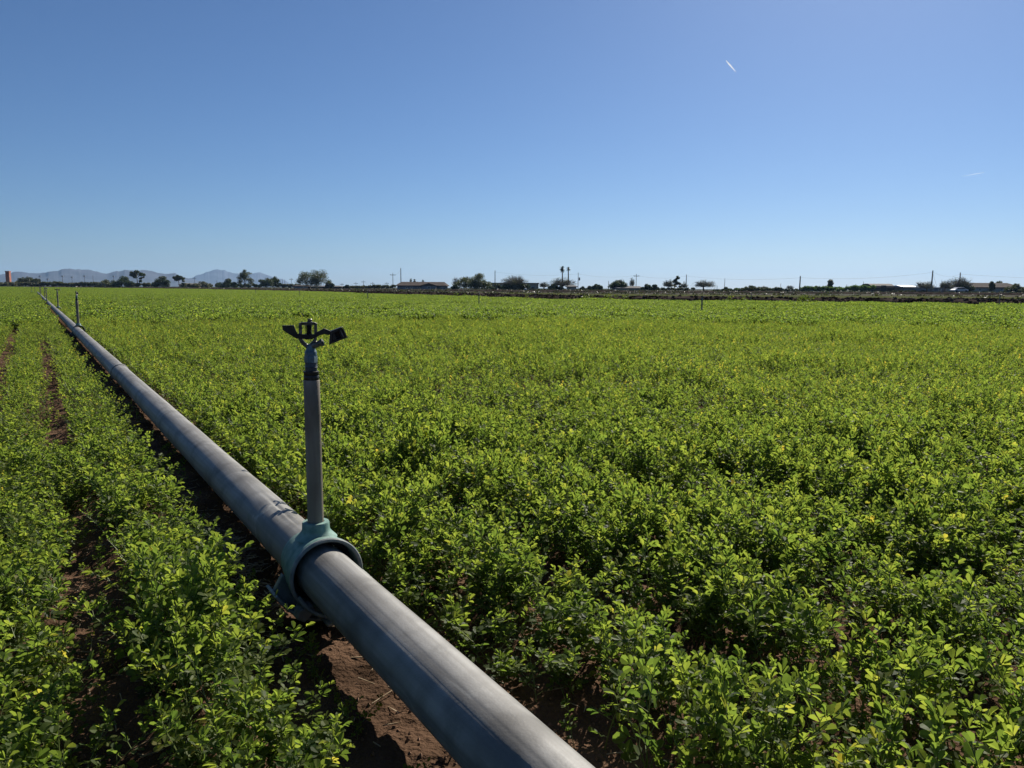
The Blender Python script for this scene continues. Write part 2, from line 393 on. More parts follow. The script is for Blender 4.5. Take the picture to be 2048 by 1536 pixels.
# clods lying on the bank: too many to count
def clods():
    rng = np.random.default_rng(5)
    ico_v = np.array([(0, 0, 1), (.89, 0, .45), (.28, .85, .45), (-.72, .53, .45), (-.72, -.53, .45), (.28, -.85, .45),
                      (.72, .53, -.45), (-.28, .85, -.45), (-.89, 0, -.45), (-.28, -.85, -.45), (.72, -.53, -.45), (0, 0, -1)])
    ico_f = np.array([(0, 1, 2), (0, 2, 3), (0, 3, 4), (0, 4, 5), (0, 5, 1), (1, 6, 2), (2, 7, 3), (3, 8, 4), (4, 9, 5), (5, 10, 1),
                      (2, 6, 7), (3, 7, 8), (4, 8, 9), (5, 9, 10), (1, 10, 6), (11, 7, 6), (11, 8, 7), (11, 9, 8), (11, 10, 9), (11, 6, 10)])
    V = []; Fc = []; n = 0
    d = np.hypot(bpts[:, 0], bpts[:, 1]); wgt = np.where((d < 90) & (np.abs(bpts[:, 0]) < .85 * bpts[:, 1]), 1, 0).astype(float)
    idx = rng.choice(len(bpts), 5200, p=wgt / wgt.sum())
    for i in idx:
        a = rng.uniform(.0, 1.5); h = np.interp(a, [0, .4, .7, 1, 1.5], [.04, .2, .28, .3, .2])
        r = rng.uniform(.02, .07) * (1.3 if rng.random() < .08 else 1)
        p = bpts[i] + bnr[i] * a + rng.normal(0, .12, 2)
        v = ico_v * rng.uniform(.6, 1.25, (12, 1)) * r * np.array([1.1, 1.1, .75])
        V.append(v + np.array([p[0], p[1], h + rng.uniform(-.02, .04)])); Fc.append(ico_f + n); n += 12
    me = np_mesh('soil_clods', np.concatenate(V), np.concatenate(Fc), M_clod)
    o = bpy.data.objects.new('soil_clods', me); COL.objects.link(o)
    tag(o, 'dark broken soil clods heaped on the bank along the far field edge', 'soil clods', kind='stuff')
clods()

# ------------------------------------------------------------------ mountains
def ridge(name, prof, D, depth, mtl, seed, n=420, m=44):
    px = np.array([p[0] for p in prof], float); py = np.array([p[1] for p in prof], float)
    xs = np.linspace(px[0], px[-1], n)
    top = np.array([at(x, y, D).z for x, y in zip(xs, np.interp(xs, px, py))])
    wx = np.array([gx(x, D) for x in xs])
    top = top * (1 + (fbm(wx / (D * .008), wx * 0 + seed, 4, seed) - .5) * .10)
    V = []
    for j in range(m):
        v = j / (m - 1) * 2 - 1
        fall = max(0, 1 - abs(v)) ** 1.05
        y = D + v * depth + (fbm(wx / 240, wx * 0 + 2, 3, seed) - .5) * depth * .5 * (1 - abs(v))
        sp = fbm(wx / (D * .045), y / (D * .035), 5, seed + 3)
        z = top * fall * (1 - (1 - fall) * 1.1 * (sp - .25))
        V.append(np.stack([wx * (y / D), y, np.maximum(z, -8) - (4 if abs(v) > .99 else 0)], -1))
    V = np.array(V); i = np.arange(m * n).reshape(m, n)
    Fq = np.stack([i[:-1, :-1], i[:-1, 1:], i[1:, 1:], i[1:, :-1]], -1).reshape(-1, 4)
    me = np_mesh(name, V.reshape(-1, 3), Fq, mtl, smooth=True)
    o = bpy.data.objects.new(name, me); COL.objects.link(o); tag(o, kind='structure')
M_hazed_rock = mat('haze_tinted_rock', (.020, .024, .034), (.045, .048, .060), .009, .95, det=8)  # rock colour shifted to blue: distance haze painted in besides the air volume
ridge('mountains', [(-260, 571), (-200, 560), (-140, 552), (-80, 556), (-30, 551), (0, 549), (20, 546), (30, 543), (45, 543), (60, 545), (80, 546), (100, 543), (118, 541), (125, 538), (140, 536), (160, 537), (166, 538), (178, 537), (195, 541), (207, 545), (217, 546), (228, 543), (236, 541), (240, 542), (252, 539), (265, 540), (275, 541), (290, 540), (305, 541), (315, 544), (330, 546), (345, 546), (351, 545), (358, 549), (366, 553), (378, 556), (400, 562), (430, 568), (450, 572)], 5200, 700, M_hazed_rock, 3)
ridge('mountains', [(330, 573), (360, 564), (378, 556), (386, 555), (392, 551), (405, 547), (415, 543), (428, 539), (437, 537), (445, 540), (450, 539), (457, 543), (470, 545), (485, 547), (500, 546), (512, 545), (521, 544), (528, 547), (540, 551), (552, 556), (565, 558), (575, 563), (585, 569), (595, 574)], 8000, 900, M_hazed_rock, 9)

# ------------------------------------------------------------------ pipe line
PR = .0497; AX = .101
def pipe_obj(L_, label, dents=()):
    t = MB(); n = 112; ys = [0]
    while ys[-1] < L_: ys.append(min(L_, ys[-1] + .02 if ys[-1] < 1.6 or L_ - ys[-1] < 1.2 else ys[-1] + .1))
    v = []; rng = random.Random(len(ys))
    Y = np.array(ys)
    for y in ys:
        for k in range(n):
            a = 2 * math.pi * k / n
            r = PR + .00035 * math.sin(y * 3.1 + a * 2) + .0003 * math.sin(y * 7.7 - a * 3)
            for (dy, da, wy, wa, dp) in dents:
                q = ((y - dy) / wy) ** 2 + (((a - da + math.pi) % (2 * math.pi) - math.pi) / wa) ** 2
                if q < 6: r -= dp * math.exp(-q)
            v.append((r * math.cos(a), y, r * math.sin(a)))
    f = []
    for i in range(len(ys) - 1):
        for k in range(n):
            k2 = (k + 1) % n; f.append((i * n + k, (i + 1) * n + k, (i + 1) * n + k2, i * n + k2))
    f.append(tuple(range(n))); f.append(tuple(range(len(ys) * n - 1, (len(ys) - 1) * n - 1, -1)))
    t.add(v, f)
    return t
PIPE_G = 'aluminium pipe lengths of the near sprinkler line'
def place_pipe(name, s0, L_, label, dents=(), slope=0.0, band=None, mtl=None):
    x, y = st2w(s0, 0)
    e = empty(name, (x, y, AX), DA)
    b = pipe_obj(L_, label, dents).build('tube', mtl or M_pipe, e, smooth=True)
    tag(e, label, 'irrigation pipe', PIPE_G)
    if band:
        mb = MB(); M = Matrix.Translation((0, band, 0)) @ Matrix.Rotation(-math.pi / 2, 4, 'X')
        mb.lathe([(PR + .0005, -.03), (PR + .005, -.026), (PR + .006, -.01), (PR + .0045, 0), (PR + .006, .012), (PR + .004, .026), (PR + .0005, .03)], 48, M, cap=False)
        mb.build('joint_band', M_pipe, e, smooth=True)
    return e
LEN = 9.144
place_pipe('irrigation_pipe', -LEN + .015, LEN - .045, 'nearest aluminium pipe length, running from the worn teal coupler out of the frame bottom', dents=[(LEN - .9, 2.3, .3, .12, .0010), (LEN - .6, 1.95, .8, .035, .0007), (LEN - .5, 2.06, .9, .03, .0008), (LEN - .5, 2.18, .5, .025, .0006)])
place_pipe('irrigation_pipe', .035, LEN - .05, 'dented grey aluminium pipe length between the green coupler and the second riser', dents=[(.22, 1.55, .09, .10, .0035), (.16, 1.85, .05, .16, .002), (.42, 1.5, .03, .5, .0016), (.30, 2.2, .06, .3, .002), (1.3, 1.4, .2, .2, .0012), (.62, 1.2, .03, .8, .001), (.13, 1.62, .05, .045, .0016), (.36, 1.7, .012, .35, .0012)], band=3.85, mtl=M_pipe_marked)
ORD = ['second', 'third', 'fourth', 'fifth', 'sixth', 'seventh', 'eighth', 'ninth', 'tenth']
far_pipe = None
for k in range(1, 9):
    lab = 'pale pipe length beyond the %s riser of the near line, narrowing towards the horizon' % ORD[k - 1]
    if far_pipe is None:
        far_pipe = place_pipe('irrigation_pipe', k * LEN + .035, LEN - .05, lab)
    else:
        c = copy_tree(far_pipe); x, y = st2w(k * LEN + .035, 0); c.location = (x, y, AX); c['label'] = lab

# ------------------------------------------------------------------ sprinkler riser
S1 = .0000975; S2 = .0000996
def hx(X): return (X - 775) * S1
def hz(Y): return .466 + (1370 - Y) * S2
def hp(pts): return [(hx(a), hz(b)) for a, b in pts]
def make_riser():
    x, y = st2w(0, 0)
    root = empty('sprinkler_riser', (x, y, 0), DA)
    # coupler casting round the pipe, axis along local y at z = AX
    MY = Matrix.Translation((0, 0, AX)) @ Matrix.Rotation(math.pi / 2, 4, 'X')   # local z -> -y
    c = MB()
    c.lathe([(PR + .0015, -.062), (PR + .004, -.060), (PR + .006, -.045), (PR + .009, -.030), (.0625, -.008), (.0648, .004), (.0652, .018), (.0645, .030), (.0675, .036), (.0695, .044), (.0695, .052), (.068, .056),
             (.0655, .057), (.0625, .052), (.0615, .03), (.060, .010), (PR + .002, .006)], 64, MY, cap=False)
    coupler = c.build('coupler', M_teal, root, smooth=True)
    g = MB(); g.lathe([(.0605, .012), (.0605, .024), (.054, .026), (PR + .0008, .022), (PR + .0008, .014)], 48, MY, cap=False)
    g.build('gasket', M_rubber, coupler, smooth=True)
    rim = MB(); rim.lathe([(.0692, .0562), (.0706, .0562), (.0709, .0600), (.0692, .0622), (.0655, .0622), (.0632, .0598), (.0632, .0572), (.0655, .0563), (.0692, .0562)], 64, MY, cap=False)
    rim.build('bell_rim', M_castgrey, coupler, smooth=True)
    b = MB()
    b.lathe([(.040, .158), (.034, .164), (.0285, .170), (.0262, .175), (.0258, .187), (.0245, .1895), (.0165, .1900), (.0160, .184)], 40)
    b.build('riser_boss', M_teal, coupler, smooth=True, bevel=0)
    # foot: curved skid under the coupler with two turned up ends
    ft = MB(); nseg = 22; pr = []
    for i in range(nseg + 1):
        a = math.radians(200 + 140 * i / nseg)
        fl = 1 + .06 * (abs(i / nseg - .5) * 2) ** 4
        pr.append((math.cos(a) * .096 * fl, AX + .004 + math.sin(a) * .094))
    v = []; f = []
    for i, (px_, pz) in enumerate(pr):
        wd = .034 + .012 * math.sin(math.pi * i / nseg)
        nx_, nz_ = px_ / .09, (pz - AX) / .09
        for (yy, o_) in ((-wd, 0), (wd, 0), (wd, .006), (-wd, .006)):
            v.append((px_ - nx_ * o_, yy - .014, max(pz, .012) - nz_ * o_))
    for i in range(nseg):
        for k in range(4):
            k2 = (k + 1) % 4; f.append((i * 4 + k, (i + 1) * 4 + k, (i + 1) * 4 + k2, i * 4 + k2))
    f += [(0, 1, 2, 3), tuple(nseg * 4 + k for k in (3, 2, 1, 0))]
    ft.add(v, f)
    for sx in (-1, 1):
        ft.prism([(sx * .050, AX - .020), (sx * .068, AX - .004), (sx * .086, AX - .034), (sx * .060, AX - .080), (sx * .034, AX - .060)], -.006, .008)
    ft.prism([(-.034, AX - .064), (.034, AX - .064), (.046, AX - .080), (-.046, AX - .080)], -.02, .028)
    ft.build('support_foot', M_castgrey, root, smooth=True, bevel=.0015)
    # latch at the lower front of the bell
    la = MB()
    la.prism([(-.060, AX - .050), (-.034, AX - .044), (-.028, AX - .058), (-.050, AX - .076), (-.066, AX - .066)], -.078, -.050)
    la.prism([(-.020, AX - .070), (.018, AX - .070), (.018, AX - .078), (-.020, AX - .078)], -.115, -.045)
    la.build('latch', M_castgrey, root, bevel=.003)
    ho = MB(); pts = []
    for i in range(19):
        a = math.radians(205 + 130 * i / 18); pts.append((math.cos(a) * .064, -.070 - .030 * math.sin(math.pi * i / 18), AX + math.sin(a) * .066))
    ho.tube(pts, .0042, 8); ho.build('latch_hoop', M_castgrey, root, smooth=True)
    # riser pipe
    rp = MB(); rp.lathe([(.0152, .184), (.0152, .20), (.0150, .28), (.0151, .40), (.0151, .4645), (.0140, .466)], 36)
    rp_o = rp.build('riser_pipe', M_riser, root, smooth=True)
    th = MB(); th.lathe([(.0135, .4655), (.0142, .4665), (.0143, hz(1290)), (.0136, hz(1280)), (.0143, hz(1270)), (.0143, hz(1208)), (.0128, hz(1203))], 32)
    th.build('tape_wrap', M_black, rp_o, smooth=True)
    # head, built facing its own x-z plane
    hd = MB()
    hd.lathe([(.0112, hz(1205)), (.0112, hz(1135)), (.0118, hz(1128)), (.0112, hz(1120)), (.0112, hz(1050)), (.0112, hz(1046))], 28, mi=1)
    hd.lathe([(.0108, hz(1050)), (.0120, hz(1040)), (.0124, hz(945)), (.0120, hz(925)), (.0114, hz(900))], 6, mi=2)
    hd.lathe([(.0110, hz(905)), (.0112, hz(850)), (.0100, hz(820)), (.0088, hz(795)), (.0082, hz(760)), (.0078, hz(720)), (.0060, hz(690))], 24, mi=2)
    ho_ = hd.build('sprinkler_head', [M_castparts, M_sleeve, M_blue], root, smooth=True)
    ho_.rotation_euler = (0, 0, math.radians(-17.4))
    br = MB()
    outer = hp([(568, 300), (910, 300), (905, 520), (885, 640), (835, 740), (700, 770), (615, 700), (560, 610)])
    inner = hp([(628, 332), (850, 332), (848, 520), (835, 600), (790, 660), (735, 700), (672, 650), (625, 590)])
    br.ring(outer, inner, -.0045, .0045)
    br.prism(hp([(560, 305), (620, 278), (860, 278), (920, 305)]), -.0062, .0062)
    br.build('bridge', M_castlight, ho_, bevel=.0009)
    cap = MB(); cap.lathe([(.0052, hz(282)), (.0050, hz(268)), (.0036, hz(262)), (.0040, hz(245)), (.0040, hz(225)), (.0030, hz(214))], 20)
    cap.build('top_cap', M_castlight, ho_, smooth=True)
    sp = MB(); q = []
    for i in range(121):
        t = i / 120; a = t * 2 * math.pi * 7.5; q.append((hx(745) + .0056 * math.cos(a), .0056 * math.sin(a), hz(498) + (hz(335) - hz(498)) * t))
    sp.tube(q, .0008, 6); sp.tube([(hx(745), 0, hz(600)), (hx(745), 0, hz(300))], .0030, 12)
    sp.build('spring', M_castparts, ho_, smooth=True)
    am = MB()
    am.lathe([(.0070, hz(600)), (.0078, hz(592)), (.0078, hz(508)), (.0068, hz(500))], 20, Matrix.Translation((hx(745), 0, 0)))
    am.prism(hp([(265, 332), (480, 330), (505, 410), (545, 490), (700, 505), (860, 500), (880, 560), (800, 590), (620, 585), (510, 575), (400, 505), (268, 415)]), -.0085, .0002)
    am.prism(hp([(860, 500), (915, 455), (1035, 392), (1150, 440), (1165, 510), (1105, 520), (1035, 505), (960, 520), (880, 560)]), -.0078, -.0006)
    am.build('impact_arm', M_castparts, ho_, bevel=.0008)
    df = MB()
    df.ring(hp([(1148, 448), (1365, 368), (1462, 568), (1122, 702)]), hp([(1192, 488), (1335, 432), (1392, 556), (1178, 640)]), -.0125, .0075)
    df.prism(hp([(1185, 482), (1340, 426), (1398, 560), (1172, 645)]), .0040, .0060)
    df.prism(hp([(1192, 488), (1230, 472), (1270, 600), (1180, 638)]), -.0110, -.0040)
    df.prism(hp([(1300, 446), (1335, 432), (1392, 556), (1352, 572)]), -.0126, -.0085)
    dfo = df.build('deflector', M_castparts, ho_, bevel=.0007)
    lp = MB(); lp.prism(hp([(1330, 432), (1352, 424), (1412, 562), (1390, 570)]), -.0136, -.0126); lp.prism(hp([(1375, 366), (1392, 372), (1466, 566), (1450, 574)]), -.0134, .0082)  # thin pale strips standing in for the bright edge highlights on the frame
    lp.build('deflector_highlight', M_castlight, dfo)
    nz = MB(); A = Vector((hx(800), -.001, hz(728))); B = Vector((hx(1000), -.010, hz(655))); ax = (B - A).normalized()
    nz.tube([A, A + (B - A) * .55, A + (B - A) * .58, A + (B - A) * .86], [.0064, .0064, .0056, .0056], 20)
    nz_o = nz.build('nozzle', M_castlight, ho_, smooth=True)
    nt_ = MB(); nt_.tube([A + (B - A) * .84, A + (B - A) * .88, B, B + ax * .0003], [.0062, .0070, .0070, .0060], 20)
    nt_.build('nozzle_tip', M_castlight, nz_o, smooth=True)
    orf = MB(); orf.tube([B + ax * .0002, B + ax * .0007], [.0016, .0016], 12); orf.build('orifice', M_rubber, nz_o)
    return root
R0 = make_riser()
tag(R0, 'nearest impact sprinkler on a grey steel riser standing in a worn teal coupler', 'sprinkler', 'impact sprinklers on risers across the field')
def head_rot(r, deg):
    for ch in children(r):
        if ch.name.startswith('sprinkler_head'): ch.rotation_euler = (0, 0, math.radians(deg))
def riser_at(x, y, z, rot, label, rz=DA):
    c = copy_tree(R0); c.location = (x, y, z); c.rotation_euler = (0, 0, rz); c['label'] = label; head_rot(c, rot); return c
near_l = [('tall second sprinkler of the near pipe line, seen edge on against the green field', 78),
          ('third sprinkler of the near pipe line with both arms spread like a T', -20),
          ('fourth sprinkler of the near pipe line, just left of the T shaped one', -35),
          ('fifth sprinkler of the near pipe line, a thin post with its arms end on', 60),
          ('sixth sprinkler of the near pipe line, short post far down the pipe', 70),
          ('seventh sprinkler of the near pipe line, tiny and close to the eighth', -5),
          ('eighth sprinkler of the near pipe line, tiny dark T near the field end', -25),
          ('last visible sprinkler of the near pipe line, a speck below the far bushes', 30)]
for k, (lab, rot) in enumerate(near_l, 1):
    x, y = st2w(k * LEN, (.02, .05, -.03, .04, -.05, .06, -.2, -.4)[k - 1]); riser_at(x, y, 0, rot, lab)
for px, D, z, rot, lab in [(1405, 15.4, -.07, 5, 'lone sprinkler rising from the crop right of centre, arms spread against the soil bank'),
                           (958, 23.1, -.07, 70, 'distant thin sprinkler in the crop just right of the long brown roofed house'),
                           (735, 30.8, -.07, 40, 'faint sprinkler post at the crop edge left of the brown roofed house'),
                           (599, 38.5, -.05, 60, 'faint sprinkler post in the crop below the largest round tree'),
                           (511, 46.3, -.05, 10, 'farthest faint sprinkler post in the crop left of the largest round tree'),
                           (1503, 28.5, -.05, 80, 'slim sprinkler standing by the dark bank between the lone sprinkler and the leaning pole'),
                           (2001, 23.5, -.05, -15, 'sprinkler in front of the dark bank at the right edge, below the long house')]:
    riser_at(gx(px, D), D, z, rot, lab)

# ------------------------------------------------------------------ alfalfa
def sprig(rng, h, lod, nl=None):
    """one stem with three-part leaves; returns verts, faces, tint, material index"""
    V = []; Fc = []; T = []; Mi = []
    lean = rng.uniform(.05, .45); az = rng.uniform(0, 6.283); cur = rng.uniform(-.2, .5)
    npt = 6
    sp = []
    for i in range(npt):
        t = i / (npt - 1); r = (lean * t + cur * t * t * .5) * h
        sp.append(np.array([math.cos(az) * r, math.sin(az) * r, h * t * (1 - .12 * t)]))
    def at_t(t):
        q = t * (npt - 1); i = min(int(q), npt - 2); return sp[i] + (sp[i + 1] - sp[i]) * (q - i)
    def quadstem(a, b, ra, rb):
        d = b - a; d = d / (np.linalg.norm(d) + 1e-9)
        u = np.cross(d, [.3, .5, .8]); u /= np.linalg.norm(u); v = np.cross(d, u)
        n = len(V)
        for P_, r_ in ((a, ra), (b, rb)):
            for k in range(3):
                c_ = math.cos(k * 2.094); s_ = math.sin(k * 2.094); V.append(P_ + (u * c_ + v * s_) * r_)
        for k in range(3):
            k2 = (k + 1) % 3; Fc.append((n + k, n + k2, n + 3 + k2, n + 3 + k)); T.append(.5); Mi.append(1)
    if lod == 0:
        for i in range(npt - 1): quadstem(sp[i], sp[i + 1], .0013 * (1.3 - i / npt), .0013 * (1.3 - (i + 1) / npt))
    elif lod == 1:
        quadstem(sp[0], sp[2], .0014, .0012); quadstem(sp[2], sp[5], .0012, .0008)
    nl = nl or rng.integers(12, 20)
    a0 = rng.uniform(0, 6.283)
    for i in range(nl):
        t = .08 + .92 * ((i + .5) / nl) ** .8
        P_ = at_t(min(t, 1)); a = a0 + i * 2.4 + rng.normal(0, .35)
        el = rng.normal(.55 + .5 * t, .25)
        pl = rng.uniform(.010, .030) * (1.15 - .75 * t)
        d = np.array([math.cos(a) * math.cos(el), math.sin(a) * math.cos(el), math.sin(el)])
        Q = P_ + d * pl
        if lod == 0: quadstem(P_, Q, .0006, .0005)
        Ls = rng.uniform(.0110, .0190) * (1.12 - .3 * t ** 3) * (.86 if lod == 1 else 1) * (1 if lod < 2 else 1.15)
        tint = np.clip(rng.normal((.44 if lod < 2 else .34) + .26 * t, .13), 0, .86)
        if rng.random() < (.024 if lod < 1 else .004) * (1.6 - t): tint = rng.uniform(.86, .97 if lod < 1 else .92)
        # leaf plane
        e2 = el - rng.uniform(-.1, .7)
        dd = np.array([math.cos(a) * math.cos(e2), math.sin(a) * math.cos(e2), math.sin(e2)])
        side = np.cross(dd, [0, 0, 1.]); side /= (np.linalg.norm(side) + 1e-9)
        rl = rng.normal(0, .5); up = np.cross(side, dd)
        side, up = side * math.cos(rl) + up * math.sin(rl), up * math.cos(rl) - side * math.sin(rl)
        if lod == 2:
            n = len(V); Lq = Ls * 1.05
            V.extend([Q - dd * Lq * .2, Q + dd * Lq * .5 + side * Lq * .75 + up * .003, Q + dd * Lq * 1.15, Q + dd * Lq * .5 - side * Lq * .75 + up * .003])
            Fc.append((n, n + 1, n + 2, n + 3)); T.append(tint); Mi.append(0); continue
        fold = rng.uniform(.15, .75) if t < .85 else rng.uniform(.6, 1.2)
        for j, (ang, ls) in enumerate(((0, 1.05), (rng.uniform(.75, 1.15), .92), (-rng.uniform(.75, 1.15), .92))):
            if t > .9: ang *= .5
            f = dd * math.cos(ang) + side * math.sin(ang); s_ = side * math.cos(ang) - dd * math.sin(ang)
            L_ = Ls * ls; W = L_ * rng.uniform(.34, .45)
            b0 = Q + (d * .004 if j == 0 else 0) + f * .0012
            cu, su = math.cos(fold), math.sin(fold)
            droop = rng.uniform(-.12, .22)
            def pt(a_, w_):
                return b0 + f * L_ * a_ + s_ * (W * w_ * cu) + up * (abs(w_) * W * su - droop * L_ * a_ * a_)
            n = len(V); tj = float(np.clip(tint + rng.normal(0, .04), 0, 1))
            if lod == 0:
                V.extend([pt(0, 0), pt(.42, 0), pt(.78, 0), pt(1, 0), pt(.3, .66), pt(.66, 1.), pt(.95, .62), pt(.3, -.66), pt(.66, -1.), pt(.95, -.62)])
                Fc.extend([(n, n + 1, n + 4), (n + 1, n + 2, n + 5, n + 4), (n + 2, n + 3, n + 6, n + 5), (n, n + 7, n + 1), (n + 1, n + 7, n + 8, n + 2), (n + 2, n + 8, n + 9, n + 3)])
                T.extend([tj] * 6); Mi.extend([0] * 6)
            else:
                V.extend([pt(0, 0), pt(1, 0), pt(.6, 1.15), pt(.6, -1.15)])
                Fc.extend([(n, n + 1, n + 2), (n, n + 3, n + 1)]); T.extend([tj] * 2); Mi.extend([0] * 2)
    return V, Fc, T, Mi

def proto_mesh(name, parts):
    V = []; Fc = []; T = []; Mi = []
    for (v, f, t, m) in parts:
        n = len(V); V += list(v); Fc += [tuple(i + n for i in q) for q in f]; T += t; Mi += m
    me = bpy.data.meshes.new(name); me.from_pydata([tuple(p) for p in V], [], Fc)
    me.materials.append(M_leaf); me.materials.append(M_stem)
    me.polygons.foreach_set('material_index', Mi)
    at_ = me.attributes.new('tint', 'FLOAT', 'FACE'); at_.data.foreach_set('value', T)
    return bpy.data.objects.new(name, me)

def crop_protos():
    col = bpy.data.collections.new('alfalfa_sources'); names = []
    rng = np.random.default_rng(77)
    def reg(o): col.objects.link(o)
    for i in range(12):   # 0..11
        reg(proto_mesh('alfalfa_stem_%02d' % i, [sprig(rng, rng.uniform(.13, .19), 0)]))
    for i in range(10):   # 12..21
        reg(proto_mesh('alfalfa_stem_%02d' % (12 + i), [sprig(rng, rng.uniform(.13, .19), 1)]))
    def patch(R, count, h0, h1, k):
        ps = []
        for _ in range(count):
            v, f, t, m = sprig(rng, rng.uniform(h0, h1), 2, k)
            a = rng.uniform(0, 6.283); r = R * math.sqrt(rng.random()); off = np.array([math.cos(a) * r, math.sin(a) * r, 0])
            ps.append(([p + off for p in v], f, t, m))
        return ps
    for i in range(6):    # 22..27
        reg(proto_mesh('alfalfa_stem_%02d' % (22 + i), patch(.34, 105, .12, .20, 15) if i < 3 else patch(.15, 20, .12, .20, 15)))
    for i in range(5):    # 28..32
        ps = []
        for (v, f, t, m) in patch(1.0, 420, .13, .21, 12):
            c_ = np.mean(v, axis=0); ps.append(([c_ + (p - c_) * np.array([1.0, 1.0, 1]) for p in v], f, t, m))
        reg(proto_mesh('alfalfa_stem_%02d' % (28 + i), ps))
    return col
crop_col = crop_protos()

def crop_points():
    rng = np.random.default_rng(12)
    P = []; idx = []; rot = []; scl = []
    def put(x, y, z, i, r, s, w=None):
        w = s if w is None else w
        P.append(np.stack([x, y, z], -1)); idx.append(i); rot.append(r); scl.append(np.stack([w, w, s], -1))
    def candidates(x0, x1, y0, y1, dens):
        n = int((x1 - x0) * (y1 - y0) * dens)
        return rng.uniform(x0, x1, n), rng.uniform(y0, y1, n)
    def vis(x, y, m): return (np.abs(x) < y * .70 + m)
    def hscale(s, t, x, y):
        h = .30 + .62 * fbm(s * 1.4, t * 1.6, 3, 51) + .75 * fbm(s * 4.2, t * 4.2, 2, 57)
        h = np.where(t < 0, h * .72, h * .92)
        edge = np.minimum(np.abs(t + .13), np.abs(t - .19)); h = np.where(t < 0, h * (.8 + .2 * sstep(0, .12, edge)), np.where((t < .24) & (s > 0), np.maximum(h, .88), h))
        return h
    # near
    for (r0, r1, dens, i0, i1, mg) in ((.0, 3.6, 1150, 0, 12, .6), (3.6, 12.5, 720, 12, 22, .8)):
        x, y = candidates(-r1 * .8 - 1, r1 * .8 + 1, -.3, r1, dens)
        d = np.hypot(x, y); k = (d >= r0) & (d < r1) & vis(x, y, mg) & (d > .12); x = x[k]; y = y[k]
        s, t = w2st(x, y); c = row_cover(s, t)
        k = rng.random(len(x)) < c; 
        x2 = x[k]; y2 = y[k]; s2 = s[k]; t2 = t[k]; c2 = c[k]
        hs = hscale(s2, t2, x2, y2) * rng.uniform(.72, 1.2, len(x2)) * (.75 + .25 * c2)
        n = len(x2)
        # keep the lens itself clear
        ok = ~((np.hypot(x2, y2) < .33))
        a = rng.uniform(0, 6.283, n)
        r = np.stack([rng.normal(0, .13, n), rng.normal(0, .13, n), a], -1)
        wd = (.86 + .22 * (hs - .9)) * rng.uniform(.82, 1.12, n) * np.where(rng.random(n) < .04, 1.22, 1)
        put(x2[ok], y2[ok], ground_z(x2, y2)[ok] - .004, rng.integers(i0, i1, n)[ok], r[ok], hs[ok], wd[ok])
        # seedlings in the bare strip
        k = (~k) & (rng.random(len(x)) < np.where((t < -.05) & (t > -.12) & (s < -.15) & (s > -1), .5, np.where((t < -.05) & (t > -.13) & (s > .2) & (s < 3), .16, .07))) & (np.abs(t) > .065)
        x3 = x[k]; y3 = y[k]; n = len(x3)
        put(x3, y3, ground_z(x3, y3) - .004, rng.integers(i0, i1, n), np.stack([rng.normal(0, .3, n), rng.normal(0, .3, n), rng.uniform(0, 6.28, n)], -1), rng.uniform(.25, .58, n))
    # middle patches
    for (r0, r1, dens, i0, i1) in ((12.3, 27, 52, 25, 28), (26.5, 46, 11, 22, 25)):
        x, y = candidates(-36, 36, 4, 46, dens)
        d = np.hypot(x, y); s, t = w2st(x, y)
        k = (d >= r0) & (d < r1) & vis(x, y, 2.5) & (y < field_edge(x) - .2) & (np.abs(t - .03) > (.30 if r0 < 20 else .42)); x = x[k]; y = y[k]; s = s[k]; t = t[k]
        if r0 < 20:
            k = rng.random(len(x)) < .15 + .85 * row_cover(s, t); x = x[k]; y = y[k]; s = s[k]; t = t[k]
        n = len(x)
        put(x, y, ground_z(x, y) - .005, rng.integers(i0, i1, n), np.stack([x * 0, x * 0, rng.uniform(0, 6.28, n)], -1), np.clip(.25 + .7 * fbm(s * 1.1, t * 1.1, 3, 51) + .75 * vnoise(s * 2.6, t * 2.6, 57), .45, 1.4) * np.where(t < 0, .9, 1.0))
    # single sprigs beside the pipe where patches would cover it
    s = rng.uniform(10, 60, 42000); t = rng.uniform(-.75, .75, 42000)
    c = row_cover(s, t); x, y = st2w(s, t); k = (rng.random(len(s)) < c) & (np.hypot(x, y) > 12.3); x = x[k]; y = y[k]; n = len(x)
    put(x, y, ground_z(x, y), rng.integers(12, 22, n), np.stack([rng.normal(0, .13, n), rng.normal(0, .13, n), rng.uniform(0, 6.28, n)], -1), rng.uniform(.65, 1.0, n))
    # far patches
    x, y = candidates(-330, 30, 30, 470, 1.0)
    x2, y2 = candidates(-60, 40, 30, 110, 2.0)
    x = np.concatenate([x, x2]); y = np.concatenate([y, y2])
    d = np.hypot(x, y); s, t = w2st(x, y)
    k = (d >= 44.5) & vis(x, y, 5) & (y < field_edge(x) - .8) & ((np.abs(t - .03) > 1.1) | (d > 75)); x = x[k]; y = y[k]; n = len(x)
    put(x, y, x * 0, rng.integers(28, 33, n), np.stack([x * 0, x * 0, rng.uniform(0, 6.28, n)], -1), .7 + .3 * vnoise(x * .5, y * .5, 3) + .3 * vnoise(x * .12, y * .12, 5))
    return np.concatenate(P), np.concatenate(idx), np.concatenate(rot), np.concatenate(scl)

